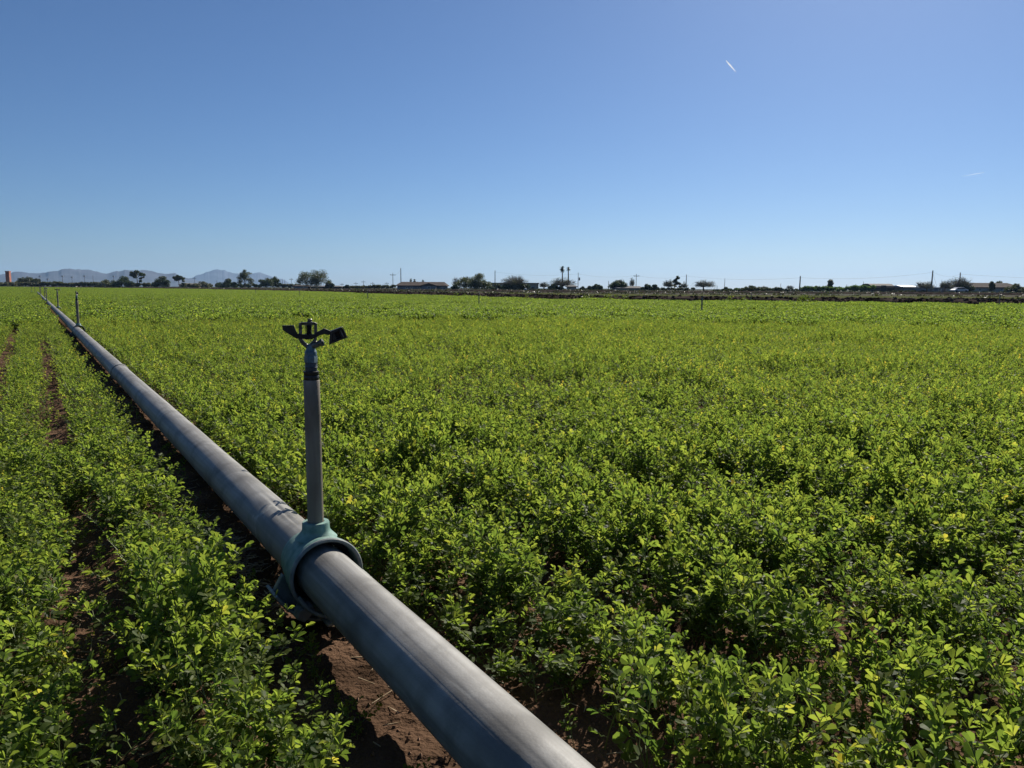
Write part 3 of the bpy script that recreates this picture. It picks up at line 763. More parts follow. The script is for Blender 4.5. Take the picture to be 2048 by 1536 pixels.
def scatter_object(name, P, idx, rot, scl, col):
    me = bpy.data.meshes.new(name); me.vertices.add(len(P)); me.vertices.foreach_set('co', P.astype(np.float32).ravel())
    a = me.attributes.new('pick', 'INT', 'POINT'); a.data.foreach_set('value', idx.astype(np.int32))
    a = me.attributes.new('turn', 'FLOAT_VECTOR', 'POINT'); a.data.foreach_set('vector', rot.astype(np.float32).ravel())
    a = me.attributes.new('size', 'FLOAT_VECTOR', 'POINT'); a.data.foreach_set('vector', scl.astype(np.float32).ravel())
    o = bpy.data.objects.new(name, me); COL.objects.link(o)
    ng = bpy.data.node_groups.new(name + '_scatter', 'GeometryNodeTree')
    ng.interface.new_socket('Geometry', in_out='INPUT', socket_type='NodeSocketGeometry')
    ng.interface.new_socket('Geometry', in_out='OUTPUT', socket_type='NodeSocketGeometry')
    N = ng.nodes; L = ng.links
    gi = N.new('NodeGroupInput'); go = N.new('NodeGroupOutput')
    ci = N.new('GeometryNodeCollectionInfo'); ci.inputs[0].default_value = col; ci.inputs['Separate Children'].default_value = True; ci.inputs['Reset Children'].default_value = True
    ip = N.new('GeometryNodeInstanceOnPoints'); ip.inputs['Pick Instance'].default_value = True
    def attr(nm, ty):
        n = N.new('GeometryNodeInputNamedAttribute'); n.data_type = ty; n.inputs['Name'].default_value = nm
        return [s for s in n.outputs if s.enabled and s.name == 'Attribute'][0]
    L.new(gi.outputs[0], ip.inputs['Points']); L.new(ci.outputs[0], ip.inputs['Instance'])
    L.new(attr('pick', 'INT'), ip.inputs['Instance Index'])
    e = N.new('FunctionNodeEulerToRotation'); L.new(attr('turn', 'FLOAT_VECTOR'), e.inputs[0]); L.new(e.outputs[0], ip.inputs['Rotation'])
    L.new(attr('size', 'FLOAT_VECTOR'), ip.inputs['Scale']); L.new(ip.outputs[0], go.inputs[0])
    m = o.modifiers.new('scatter', 'NODES'); m.node_group = ng
    return o
_P, _i, _r, _sz = crop_points()
crop = scatter_object('alfalfa_crop', _P, _i, _r, _sz, crop_col)
tag(crop, 'bright green alfalfa covering the whole field on both sides of the pipe', 'crop', kind='stuff')
print('CROP', len(_P))

# ------------------------------------------------------------------ straw and chips on the bare soil
def litter():
    rng = np.random.default_rng(8); V = []; Fc = []
    def chip(x, y, z, L_, W, H, a, tilt):
        n = len(V); d = np.array([math.cos(a) * math.cos(tilt), math.sin(a) * math.cos(tilt), math.sin(tilt)]); s = np.array([-math.sin(a), math.cos(a), 0.]); u = np.cross(d, s)
        for k, sx in enumerate((-1, 1)):
            for (p, q) in ((-1, -1), (1, -1), (1, 1), (-1, 1)):
                V.append(tuple(np.array([x, y, z]) + d * sx * L_ / 2 + s * p * W / 2 * (1 if sx < 0 else rng.uniform(.5, 1)) + u * q * H / 2))
        for q in ((0, 3, 2, 1), (4, 5, 6, 7), (0, 1, 5, 4), (1, 2, 6, 5), (2, 3, 7, 6), (3, 0, 4, 7)): Fc.append(tuple(i + n for i in q))
    def many(cnt, s0, s1, t0, t1, l0, l1, w0, w1, gauss=False):
        for _ in range(cnt):
            if gauss: s = rng.normal((s0 + s1) / 2, (s1 - s0) / 4); t = rng.normal((t0 + t1) / 2, (t1 - t0) / 4)
            else: s = rng.uniform(s0, s1); t = rng.uniform(t0, t1)
            x, y = st2w(s, t); z = float(ground_z(np.array([x]), np.array([y]))[0]) + rng.uniform(.001, .006)
            chip(x, y, z, rng.uniform(l0, l1), rng.uniform(w0, w1), rng.uniform(.0006, .002), rng.uniform(0, 6.28), rng.normal(0, .15))
    many(900, .08, .62, -.16, -.04, .008, .030, .001, .003, True)
    many(60, .0, .5, -.17, -.09, .012, .03, .004, .009, True)
    many(700, -1.2, 5, -.16, .24, .01, .05, .0008, .002)
    many(350, -1., 4, -.42, -.30, .01, .04, .0008, .002)
    many(300, -.6, 4, -.72, -.58, .01, .04, .0008, .002)
    many(80, 1.4, 3.4, -.16, -.09, .01, .03, .003, .007)
    x, y = st2w(.22, -.155); chip(x, y, .018, .03, .009, .004, 1.9, .3); x, y = st2w(.215, -.135); chip(x, y, .015, .026, .008, .004, 2.6, .1)
    me = np_mesh('straw_litter', V, Fc, M_chip); o = bpy.data.objects.new('straw_litter', me); COL.objects.link(o)
    tag(o, 'pale dry straw and wood chips scattered on the bare soil beside the pipe', 'straw', kind='stuff')
litter()
def crumbs():
    rng = np.random.default_rng(18); V = []; Fc = []; n = 0
    base = np.array([(1, 0, -.4), (-.5, .87, -.4), (-.5, -.87, -.4), (0, 0, .9), (.5, .5, .3), (-.6, .1, .35)])
    fc = np.array([(0, 1, 4), (1, 3, 4), (0, 4, 3), (1, 2, 5), (1, 5, 3), (2, 3, 5), (0, 3, 2), (0, 2, 1)])
    for _ in range(5200):
        s = rng.uniform(-1.3, 5.5); t = rng.choice([rng.uniform(-.17, .26), rng.uniform(-.43, -.29), rng.uniform(-.73, -.57)], p=[.64, .18, .18])
        x, y = st2w(s, t); z = float(ground_z(np.array([x]), np.array([y]))[0]); r = rng.uniform(.001, .0045) * (1.7 if rng.random() < .04 else 1)
        a = rng.uniform(0, 6.28); c_, s_ = math.cos(a), math.sin(a)
        v = base * rng.uniform(.7, 1.3, (6, 1)) * r; v = np.stack([v[:, 0] * c_ - v[:, 1] * s_, v[:, 0] * s_ + v[:, 1] * c_, v[:, 2]], -1)
        V.append(v + np.array([x, y, z + r * .2])); Fc.append(fc + n); n += 6
    m = mat('soil_crumb', (.11, .06, .036), (.27, .155, .095), 12, .95)
    me = np_mesh('soil_crumbs', np.concatenate(V), np.concatenate(Fc), m); o = bpy.data.objects.new('soil_crumbs', me); COL.objects.link(o)
    tag(o, 'small reddish soil crumbs lying in the bare furrows by the pipe', 'soil crumbs', kind='stuff')
crumbs()

# ------------------------------------------------------------------ far trees, houses and poles
def cards(rng, centers, radii, count, size, squash=.8):
    """leaf sized faces spread through clumps"""
    k = rng.choice(len(centers), count, p=np.array(radii) ** 2 / np.sum(np.array(radii) ** 2))
    c = np.array(centers)[k]; r = np.array(radii)[k]
    d = rng.normal(0, 1, (count, 3)); d /= np.linalg.norm(d, axis=1)[:, None]
    p = c + d * (r * rng.random(count) ** .45)[:, None] * np.array([1, 1, squash])
    a = rng.normal(0, 1, (count, 3)); a /= np.linalg.norm(a, axis=1)[:, None]
    b = np.cross(a, rng.normal(0, 1, (count, 3))); b /= np.linalg.norm(b, axis=1)[:, None]
    s = size * rng.uniform(.5, 1.3, count)[:, None]
    V = np.stack([p - a * s, p + b * s * .6, p + a * s, p - b * s * .6], 1).reshape(-1, 3)
    Fq = np.arange(count * 4).reshape(-1, 4)
    return V, Fq, np.clip(rng.normal(.5, .2, count), 0, 1)

def limbs(rng, mb, base, h, r, spread, n, levels, up=.7, first=.25, r_min=.02):
    tips = []
    def grow(p, d, L_, rad, lv):
        q = p + d * L_ * .5 + Vector(rng.normal(0, .05, 3)) * L_; e = q + (d + Vector(rng.normal(0, .18, 3))).normalized() * L_ * .5
        mb.tube([p, q, e], [rad, rad * .8, rad * .55], 5 if lv == 0 else 3, cap=False)
        tips.append((e, lv))
        if lv >= levels: return
        for i in range(n if lv == 0 else rng.integers(2, 4)):
            a = rng.uniform(0, 6.283); sp_ = spread * rng.uniform(.6, 1.2)
            dd = (d * up + Vector((math.cos(a), math.sin(a), rng.uniform(-.1, .5))) * sp_).normalized()
            grow(p.lerp(e, rng.uniform(.55, 1)) if lv else e, dd, L_ * rng.uniform(.6, .95), max(rad * .55, r_min), lv + 1)
    grow(Vector(base), Vector((rng.normal(0, .08), rng.normal(0, .08), 1)).normalized(), h * first, r, 0)
    return tips

def tree(px0, px1, ytop, D, kind, label, style='round', group='trees beyond the far edge of the field', dens=1., name='tree', cat='tree', base_px=None, trunk_frac=.25):
    rng = np.random.default_rng(abs(int(px0 * 7 + D))); pxc = base_px or (px0 + px1) / 2
    x0, x1 = gx(px0, D), gx(px1, D); xb = gx(pxc, D); W = x1 - x0
    H = at((px0 + px1) / 2, ytop, D).z; W *= 1.2 if style != 'hedge' else 1.0
    e = empty(name, (xb, D, 0)); cx = (x0 + x1) / 2 - xb
    tag(e, label, cat, group)
    mb = MB(); leaf = M_tree[kind]
    if style == 'bare':
        limbs(rng, mb, (0, 0, -.1), H * .85, max(.1, W * .014), .9, 5, 3, up=.75, first=.22, r_min=.03)
        hw = max(.1, max(abs(v[0]) for v in mb.v)); zs = max(v[2] for v in mb.v)
        mb.v = [(cx * min(1, max(0, v[2]) / (H * .4)) + v[0] * (W * .36) / hw, v[1] * (W * .36) / hw, v[2] * H * .82 / zs) for v in mb.v]
        # fine twigs fanning out through the crown
        nt_ = int((420 + 260 * dens) * min(1.6, max(.5, W / 7))); org = np.array([cx * .5, 0, H * .12])
        for _ in range(nt_):
            u = rng.normal(0, 1, 3); u[2] = abs(u[2]) * .9 - .15; u /= np.linalg.norm(u); q = rng.random() ** .5 * .92
            lump = .78 + .3 * math.sin(u[0] * 5 + px0) * math.cos(u[1] * 4 + D)
            p = np.array([cx + u[0] * W * .5 * q * lump, u[1] * W * .5 * q * lump, H * .42 + u[2] * H * .56 * q * lump]); p[2] = max(p[2], .1)
            d = (p - org); d /= np.linalg.norm(d); d = d + rng.normal(0, .35, 3); d /= np.linalg.norm(d); L_ = rng.uniform(.06, .16) * H
            s_ = np.cross(d, rng.normal(0, 1, 3)); s_ /= np.linalg.norm(s_); wd = .042 * max(1, D / 230)
            mb.add([p - d * L_ - s_ * wd, p - d * L_ + s_ * wd, p + d * L_ * .6], [(0, 1, 2)])
        mb.build('branches', M_twig, e)
        k_ = int(700 * dens); u = rng.normal(0, 1, (k_, 3)); u[:, 2] = np.abs(u[:, 2]) * .9 - .2; u /= np.linalg.norm(u, axis=1)[:, None]
        c = [(cx + a_[0] * W * .42, a_[1] * W * .42, max(.3, H * .42 + a_[2] * H * .46)) for a_ in u[:60] * rng.uniform(.3, 1, (60, 1))]
        V, Fq, T = cards(rng, c, [W * .09] * len(c), k_, .085 * max(1, D / 260))
        o = bpy.data.objects.new('crown', np_mesh('crown', V, Fq, leaf, {'tint': ('FACE', T)})); COL.objects.link(o); o.parent = e
        return e
    if style == 'round': rels = [(0, 0, .55, .42), (-.26, .1, .48, .30), (.26, -.1, .50, .30), (0, .2, .74, .26), (-.18, -.2, .68, .24), (.2, .15, .70, .24), (-.38, 0, .36, .18), (.38, .05, .36, .18), (.1, -.1, .3, .3), (-.15, 0, .28, .24)]
    elif style == 'bush': rels = [(0, 0, .5, .42), (-.3, .1, .36, .28), (.3, -.1, .38, .28), (0, .2, .72, .26), (-.15, -.2, .2, .3), (.2, .15, .22, .3)]
    elif style == 'tall': rels = [(0, 0, .55, .3), (-.1, 0, .72, .26), (.12, .1, .80, .22), (0, 0, .92, .14), (.25, 0, .45, .22), (-.28, .1, .60, .2), (.32, 0, .3, .16), (-.2, 0, .38, .2)]
    elif style == 'umbrella': rels = [(0, 0, .82, .26), (-.3, 0, .78, .20), (.3, .1, .76, .2), (.36, 0, .55, .14), (.3, -.1, .38, .12), (-.1, .1, .70, .22)]
    elif style == 'column': rels = [(0, 0, z, .3 - .12 * abs(z - .5)) for z in (.3, .42, .54, .66, .78, .9)]
    elif style == 'hedge': H *= 1.35; rels = [(-.45 + .9 * i / 9, .05 * (-1) ** i, .45 + .12 * math.sin(i * 2.3), .14) for i in range(10)]
    cs = []; rs = []
    for (a, b, c, r) in rels:
        for _ in range(4):
            j = rng.normal(0, .35, 3) * r
            cs.append((cx + (a + j[0]) * W, (b + j[1]) * W, (c + j[2] * .6) * H)); rs.append(r * rng.uniform(.4, .8) * (W if style != 'column' else W * 1.3))
    rs = [min(r_, H * .3) for r_ in rs]
    fac = max(1, D / 260)
    V, Fq, T = cards(rng, cs, rs, int(5200 * dens), .165 * fac * (.7 + .03 * min(W, 12)))
    zmax = V[:, 2].max(); V[:, 2] *= min(1.0, H / zmax) if zmax > H else H / zmax
    V[:, 2] = np.maximum(V[:, 2], .02)
    if style != 'hedge':
        tips = limbs(rng, mb, (0, 0, -.1), H, max(.08, min(W, H) * .035), .8, 4, 2, first=trunk_frac if style != 'umbrella' else .55)
        mb.v = [(v[0] + cx * min(1, max(0, v[2]) / (H * .5)), v[1], min(v[2], H * .85)) for v in mb.v]
        mb.build('trunk', M_bark, e)
    o = bpy.data.objects.new('crown', np_mesh('crown', V, Fq, leaf, {'tint': ('FACE', T)})); COL.objects.link(o); o.parent = e
    return e

def palm(px, ytop, ymid, D, wpx, label, group):
    rng = np.random.default_rng(int(px)); x = gx(px, D); H = at(px, ytop, D).z; zc = at(px, ymid, D).z; r = wpx / F_PX * D / 2
    e = empty('palm_tree', (x, D, 0)); tag(e, label, 'palm tree', group)
    MB().tube([(0, 0, -.1), (.1, 0, zc * .5), (0, 0, zc)], [.32, .2, .17], 8).build('trunk', M_bark, e)
    mb = MB(); T = []
    for k in range(46):
        a = rng.uniform(0, 6.283); el = rng.uniform(-1.0, 1.4); L_ = (H - zc) * rng.uniform(.8, 1.1) * (1 if el > .3 else .9)
        pts = []
        for i in range(5):
            t = i / 4; rr = L_ * t * math.cos(el) * min(1, r / (H - zc) * 1.3); pts.append(Vector((math.cos(a) * rr, math.sin(a) * rr, zc + L_ * t * math.sin(el) - .35 * L_ * t * t)))
        s = Vector((-math.sin(a), math.cos(a), 0))
        v = []; f = []
        for i, p in enumerate(pts):
            wd = L_ * .16 * math.sin(math.pi * (.12 + .8 * i / 4)); v += [p - s * wd, p + Vector((0, 0, .04)), p + s * wd]
        for i in range(4): f += [(i * 3, i * 3 + 1, i * 3 + 4, i * 3 + 3), (i * 3 + 1, i * 3 + 2, i * 3 + 5, i * 3 + 4)]
        mb.add(v, f)
    mb.build('crown', M_tree['dark'], e)

M_pole = mat('pole_wood', (.10, .085, .07), (.19, .165, .14), 2, .9)
M_wire = mat('wire', (.05, .05, .05), None, rough=.6)
def pole(px, ytop, D, label, arm=True, lean=0, r=.11, box=False, guy=False):
    x = gx(px, D); H = at(px, ytop, D).z
    e = empty('utility_pole', (x, D, 0)); tag(e, label, 'utility pole', 'utility poles along the far edge of the field')
    tx = lean * H
    MB().tube([(0, 0, -.2), (tx, 0, H)], [r, r * .7], 8).build('post', M_pole, e)
    if arm:
        MB().box(tx - .95, tx + .95, -.28, -.14, H - .75, H - .6).build('crossarm', M_pole, e)
        for k in (-.8, 0.0, .8):
            MB().lathe([(.05, H - .6), (.07, H - .52), (.03, H - .42)], 8, Matrix.Translation((tx + k, -.2, 0))).build('insulator', M_wire, e)
    if box: MB().lathe([(.22, H - 2.6), (.24, H - 2.5), (.24, H - 1.7), (.16, H - 1.6)], 12, Matrix.Translation((tx * .8 + .4, 0, 0))).build('transformer', M_wire, e)
    if guy: MB().tube([(tx * .9, 0, H * .9), (H * .35, 0, 0)], .02, 4).build('guy_wire', M_wire, e)
    return Vector((x + tx, D - .2, H - .45))
def wire(a, b, label, sag=.8):
    pts = [a.lerp(b, t / 16) - Vector((0, 0, sag * 4 * (t / 16) * (1 - t / 16))) for t in range(17)]
    e = MB(); e.tube(pts, .013, 4); o = e.build('power_line', M_wire); tag(o, label, 'power line', 'overhead wires between the far poles')

M_win = mat('dark_window', (.03, .035, .045), None, rough=.15)
M_wallg = mat('blue_grey_wall', (.16, .18, .21), (.21, .22, .25), .5, .9)
M_tan = mat('tan_wall', (.30, .24, .17), (.38, .31, .23), .5, .9)
M_cream = mat('cream_wall', (.34, .33, .29), (.42, .40, .35), .5, .9)
M_roofb = mat('brown_shingle', (.055, .042, .036), (.095, .075, .065), 1.5, .95, spec=.05)
M_roofg = mat('grey_roof', (.13, .12, .115), (.20, .19, .18), 1.5, .9, spec=.05)
M_white = mat('white_sheet_roof', (.34, .36, .38), (.42, .43, .44), .5, .45)
M_darkbarn = mat('dark_barn_wall', (.035, .025, .022), (.07, .05, .045), .8, .85)
M_brick = mat('terracotta_tower', (.36, .13, .08), (.48, .18, .11), 1, .9)
M_trim = mat('white_trim', (.6, .6, .58), None, rough=.7)

def house(px0, px1, yridge, yeave, D, label, wall, roof, windows=(), name='house', hip=.18, depth=9., doors=(), chimney=None, over=.5, flat=False, gable=None):
    x0, x1 = gx(px0, D), gx(px1, D); pm = (px0 + px1) / 2
    zr = at(pm, yridge, D).z; ze = at(pm, yeave, D).z; cx = (x0 + x1) / 2; hw = (x1 - x0) / 2
    e = empty(name, (cx, D, 0)); tag(e, label, 'house' if name == 'house' else name.replace('_', ' '), None)
    wo = over * (0 if flat else 1)
    MB().box(-hw + wo, hw - wo, 0, depth, -.1, ze).build('wall', wall, e)
    mb = MB(); y0, y1 = -wo, depth + wo
    if flat: mb.box(-hw - .15, hw + .15, -.15, depth + .15, ze + .002, zr)
    else:
        i = hw * hip * 2
        v = [(-hw, y0, ze), (hw, y0, ze), (hw, y1, ze), (-hw, y1, ze), (-hw + i, depth / 2, zr), (hw - i, depth / 2, zr),
             (-hw, y0, ze - .18), (hw, y0, ze - .18), (hw, y1, ze - .18), (-hw, y1, ze - .18)]
        mb.add(v, [(0, 1, 5, 4), (1, 2, 5), (2, 3, 4, 5), (3, 0, 4), (0, 6, 7, 1), (1, 7, 8, 2), (2, 8, 9, 3), (3, 9, 6, 0), (6, 9, 8, 7)])
    ro = mb.build('roof', roof, e)
    if gable:
        gx0, gx1 = gx(gable[0], D) - cx, gx(gable[1], D) - cx; gz = at(pm, gable[2], D).z; gm = (gx0 + gx1) / 2
        MB().box(gx0 + .4, gx1 - .4, -2.2, -.003, -.1, ze - .01).build('porch_wall', wall, e)
        g = MB(); g.add([(gx0, -2.7, ze), (gx1, -2.7, ze), (gm, -2.7, gz), (gx0, depth * .3, ze), (gx1, depth * .3, ze), (gm, depth * .3, gz), ], [(0, 2, 5, 3), (1, 4, 5, 2), (0, 1, 2), (0, 3, 4, 1)])
        g.build('porch_roof', roof, e)
    for (a, b, y0_, y1_) in windows:
        wx0, wx1 = gx(a, D) - cx, gx(b, D) - cx; z0 = at(pm, y1_, D).z; z1 = at(pm, y0_, D).z
        yy = -.05
        if gable and gable[0] < (a + b) / 2 < gable[1]: yy = -2.25
        wdw = MB().box(wx0, wx1, yy, yy + .046, z0, z1).build('window', M_trim, e)
        MB().box(wx0 + .12, wx1 - .12, yy - .03, yy - .003, z0 + .12, z1 - .12).build('pane', M_win, wdw)
    for (a, b, y0_) in doors:
        wx0, wx1 = gx(a, D) - cx, gx(b, D) - cx; z1 = at(pm, y0_, D).z
        MB().box(wx0, wx1, -.06, -.004, 0, z1).build('door', M_win, e)
    if chimney: 
        a, b, y0_ = chimney; MB().box(gx(a, D) - cx, gx(b, D) - cx, depth * .4, depth * .6, zr - .6, at(pm, y0_, D).z).build('chimney', wall, ro)
    return e

# --- left
x = gx(18, 420)
def tower():
    D = 420; e = empty('tower', (gx(18, D), D, 0)); H = at(18, 542, D).z; r = 3.7 / F_PX * D
    tag(e, 'terracotta coloured square tower on the far left skyline', 'tower')
    MB().lathe([(r * 1.5, 0), (r * 1.35, H * .3), (r * 1.3, H - .6)], 4, Matrix.Rotation(math.radians(45 + 8), 4, 'Z')).build('shaft', M_brick, e)
    MB().lathe([(r * 1.45, H - .598), (r * 1.45, H)], 4, Matrix.Rotation(math.radians(45 + 8), 4, 'Z')).build('cap', M_brick, e)
tower()
def lamp(px, ytop, label):
    D = 520; x_ = gx(px, D); H = at(px, ytop, D).z; e = empty('light_pole', (x_, D, 0)); tag(e, label, 'light pole', 'tall light poles on the left skyline')
    MB().tube([(0, 0, -.2), (0, 0, H)], [.16, .1], 6).build('post', M_pole, e)
    MB().box(-.75, .75, -.25, .25, H - .1, H + .55).build('lamp_head', M_white, e)
for px, yt, lab in [(81, 553, 'light pole just right of the leftmost bushes, white head against the mountain'), (96, 559, 'shortest light pole, low between the two left ones'), (126, 553, 'light pole under the highest point of the near mountain'),
                    (145, 555, 'light pole in the middle of the row, small head'), (170, 553, 'light pole right of the mountain top, double white head'), (228, 553, 'light pole standing directly left of the dark round tree')]: lamp(px, yt, lab)
T = tree
T(38, 63, 552, 400, 'olive', 'olive green tree right of the terracotta tower')
T(64, 80, 556, 400, 'olive', 'smaller olive tree beside the one right of the terracotta tower')
T(20, 40, 560, 410, 'grey', 'low grey bush at the foot of the terracotta tower', 'bush', cat='bush', name='bush')
T(-60, 12, 558, 380, 'grey', 'grey scrub bush cut by the left frame edge', 'bush', cat='bush', name='bush')
for a, b, yt, k, lab in [(-40, 48, 565, 'grey', 'low grey hedge at the far left field edge'), (48, 92, 566, 'grey', 'low hedge below the olive trees at the far left'), (84, 124, 565, 'olive', 'low brush line under the left light poles'),
                      (122, 160, 567, 'grey', 'low brush in front of the small white building'), (158, 196, 566, 'olive', 'low brush left of the round bush on the left'), (262, 312, 567, 'grey', 'low brush at the foot of the tall left tree'),
                      (366, 440, 568, 'grey', 'low brush in front of the flat pale house'), (470, 526, 568, 'dark', 'low dark brush at the foot of the tall sparse tree'), (555, 600, 569, 'grey', 'low brush left of the largest round tree')]:
    T(a, b, yt, 360, k, lab, 'hedge', name='brush', cat='brush', group='low brush along the far field edge', dens=1.3)
T(192, 221, 558, 370, 'olive', 'round olive bush left of the dark round tree', 'bush', name='bush', cat='bush')
T(227, 262, 551, 360, 'dark', 'dark dense round tree left of the tall trunked tree', 'bush', dens=1.5)
T(261, 286, 539, 360, 'dark', 'tall dark tree with a bare trunk and flat crown', 'umbrella', dens=1.1)
T(307, 336, 551, 350, 'dark', 'dark tree with a notched crown left of the flat pale house', 'bush', dens=1.3)
T(348, 369, 549, 350, 'dark', 'small dark tree on a visible trunk before the pale house', 'umbrella', dens=1.2)
T(388, 418, 562, 350, 'grey', 'loose grey shrub right of the flat pale house', 'bush', name='bush', cat='bush', dens=.6)
T(437, 473, 556, 340, 'dark', 'wide dark tree below the pointed far mountain', 'bush', dens=1.2)
T(474, 506, 538, 340, 'olive', 'tall sparse tree in front of the far mountain', 'tall', dens=.75)
T(522, 545, 555, 340, 'dark', 'left dark tree of the touching pair by the mountain foot', 'round')
T(541, 560, 552, 345, 'dark', 'right taller dark tree of the touching pair by the mountain foot', 'round')
T(598, 651, 537, 300, 'olive', 'largest round tree left of centre with a short dark trunk', 'round', dens=1.5, base_px=620)
T(651, 666, 561, 300, 'olive', 'small upright bush touching the largest round tree', 'bush', name='bush', cat='bush')
T(688, 700, 569, 310, 'dark', 'tiny dark bush on the bank right of the largest round tree', 'bush', name='bush', cat='bush')
T(700, 745, 572, 280, 'grey', 'low brush left of the brown roofed house', 'hedge', name='brush', cat='brush', group='low brush along the far field edge')
T(740, 790, 571, 280, 'olive', 'low green bushes touching the brown roofed house on its left', 'hedge', name='brush', cat='brush', group='low brush along the far field edge')
house(140, 151, 565, 567.5, 430, 'tiny flat white building under the mountain', M_cream, M_white, name='shed', flat=True, depth=5)
house(357, 392, 566, 568.5, 370, 'flat pale roofed house on the left between two dark trees', M_tan, M_roofg, hip=.08, windows=[(365, 369, 570, 572), (378, 383, 570, 572)])
house(585, 612, 570, 572, 330, 'low dark building hidden left behind the largest round tree', M_wallg, M_roofb, hip=.05, name='shed')
house(612, 684, 571, 573, 335, 'long low dark shed right behind the largest round tree', M_darkbarn, M_roofg, hip=.12, name='shed')
for px, yt, D, lab, kw in [(187, 551, 380, 'dark pole left of the round olive bush', dict(arm=False)), (390, 554, 380, 'pole above the loose grey shrub', {}), (434, 561, 380, 'short thin pole left of the wide dark tree', dict(arm=False)),
        (565, 558, 370, 'thin pole right of the dark tree pair', dict(arm=False)), (570, 559, 372, 'second thin pole right of the dark tree pair', dict(arm=False)), (583, 556, 360, 'pole with a crossarm left of the largest round tree', {}),
        (684, 566, 360, 'short pole right of the long low shed', {}), (712, 564, 360, 'short faint pole left of two equal wired poles', {}), (727, 561, 360, 'pole with a crossarm left of the brown roofed house group', {}),
        (745, 564, 360, 'left of two equal short poles joined by a wire', {}), (774, 564, 360, 'right of two equal short poles joined by a wire', {}), (786, 546, 260, 'pole with a side arm at the left end of the brown roofed house', {}),
        (802, 536, 235, 'tallest pole, right in front of the brown roofed house', dict(arm=False, r=.15)),
        (990, 541, 250, 'bare topped pole between the round dark tree and the big grey bush', dict(arm=False, r=.15)), (1156, 545, 250, 'pole with hanging box right of the two tall palms', dict(box=True, arm=False)),
        (1217, 562, 260, 'short pole right of the round dark bush', dict(arm=False)), (1272, 548, 245, 'pole behind the centre right house', dict()), (1372, 549, 245, 'plain pole right of the twisted tree', dict(arm=False, r=.15)),
        (1434, 571, 300, 'tiny pole right of the wide bare mesquite', dict(arm=False)), (1449, 557, 270, 'slim pole above the small clipped dark bush', dict(arm=False)),
        (1553, 573, 330, 'tiny left pole near the thin bare shrub', dict(arm=False)), (1561, 567, 330, 'tiny slim pole left of the leaning grey pole', dict(arm=False)), (1599, 552, 200, 'leaning grey pole rising alone right of centre', dict(arm=False, lean=.012, r=.2)),
        (1693, 569, 330, 'tiny pole right of the dark upright tree', dict(arm=False)), (1711, 568, 330, 'tiny pole left of the dark barn', dict(arm=False)), (1726, 563, 320, 'pole with a box left of the dark barn', dict(box=True, arm=False)),
        (1862, 541, 190, 'tall leaning pole with a guy wire right of the white roofed shed', dict(arm=False, lean=.02, r=.19, guy=True)), (1918, 545, 210, 'straight pole inside the big bare tree', dict(arm=False, r=.18))]:
    globals().setdefault('PT', {})[px] = pole(px, yt, D, lab, **kw)
for a, b, lab in [(745, 774, 'wire between the two equal short poles'), (786, 802, 'wire joining the two poles at the brown roofed house'), (990, 1156, 'wire from the bare topped pole to the pole by the palms'), (1156, 1272, 'wire from the boxed pole to the centre right house pole'),
                  (1272, 1372, 'wire from the centre right house pole to the plain pole'), (1372, 1599, 'long wire running left from the leaning grey pole'), (1599, 1862, 'long wire running right from the leaning grey pole'), (1862, 1918, 'short wire between the two poles by the bare trees')]:
    wire(PT[a], PT[b], lab)
_e = PT[1918]; wire(_e, Vector((_e.x + 60, _e.y - 30, _e.z - 1)), 'wire running out of the right frame edge above the long house', 1.2)

# --- centre
house(791, 893, 563.5, 571, 225, 'long house with a brown hip roof and grey blue walls left of centre', M_wallg, M_roofb, hip=.07, depth=10, gable=(843, 876, 566), windows=[(811, 815, 573.5, 577.5), (820, 826, 573.5, 577), (834, 839, 573.5, 577), (856, 863, 573, 577.5), (882, 886, 573.5, 577)], doors=[(846, 850, 572.5)])
for px, yt, ym, wp, lab in [(822, 555, 560, 6, 'left small palm behind the long brown roof'), (829, 556, 561, 7, 'second small palm behind the long brown roof'), (835, 562, 565, 5, 'lowest palm top behind the long brown roof'), (846, 558, 562, 7, 'right small palm behind the long brown roof')]:
    palm(px, yt, ym, 290, wp, lab, 'small palms behind the brown roofed house')
palm(1124, 528, 537, 265, 10, 'taller left palm of the two high palms', 'two high palms right of centre'); palm(1136, 531, 537, 262, 9, 'shorter right palm of the two high palms', 'two high palms right of centre')
house(982, 1077, 565.5, 567.5, 240, 'flat roofed tan building right of centre behind the big grey bush', M_tan, M_roofg, flat=True, depth=10, windows=[(1062, 1070, 572, 578), (1000, 1004, 571, 576)])
def ball():
    D = 200; e = MB(); x = gx(1051, D); z = at(1051, 581, D).z
    e.lathe([(.02, -.35), (.25, -.25), (.36, 0), (.25, .25), (.02, .35)], 16, Matrix.Translation((0, 0, .35))); e.lathe([(.06, -.1), (.06, .1)], 8)
    o = e.build('gas_tank', M_white, smooth=True); o.location = (x, D, max(0, z - .35)); tag(o, 'small round white tank before the tan building', 'tank')
ball()
T(902, 916, 569, 240, 'dark', 'small dark shrub right of the brown roofed house', 'bush', name='bush', cat='bush')
T(902, 924, 550, 250, 'grey', 'thin bare tree left of the dark trunked grove', 'bare', dens=.3)
T(914, 950, 552, 235, 'olive', 'dark branching tree left of the rounded tree', 'round', dens=1.0)
T(944, 980, 545, 230, 'olive', 'rounded dense tree beside the bare topped pole', 'bush', dens=1.5)
T(976, 1012, 566, 225, 'dark', 'dark bush in front of the tan building at its left end', 'bush', name='bush', cat='bush')
T(1002, 1058, 546, 222, 'grey', 'big grey twiggy bush in front of the tan building', 'bare', name='bush', cat='bush', dens=3.5)
T(1012, 1050, 560, 221, 'dark', 'dark low bush under the big grey twiggy bush', 'bush', name='bush', cat='bush', dens=1.4)
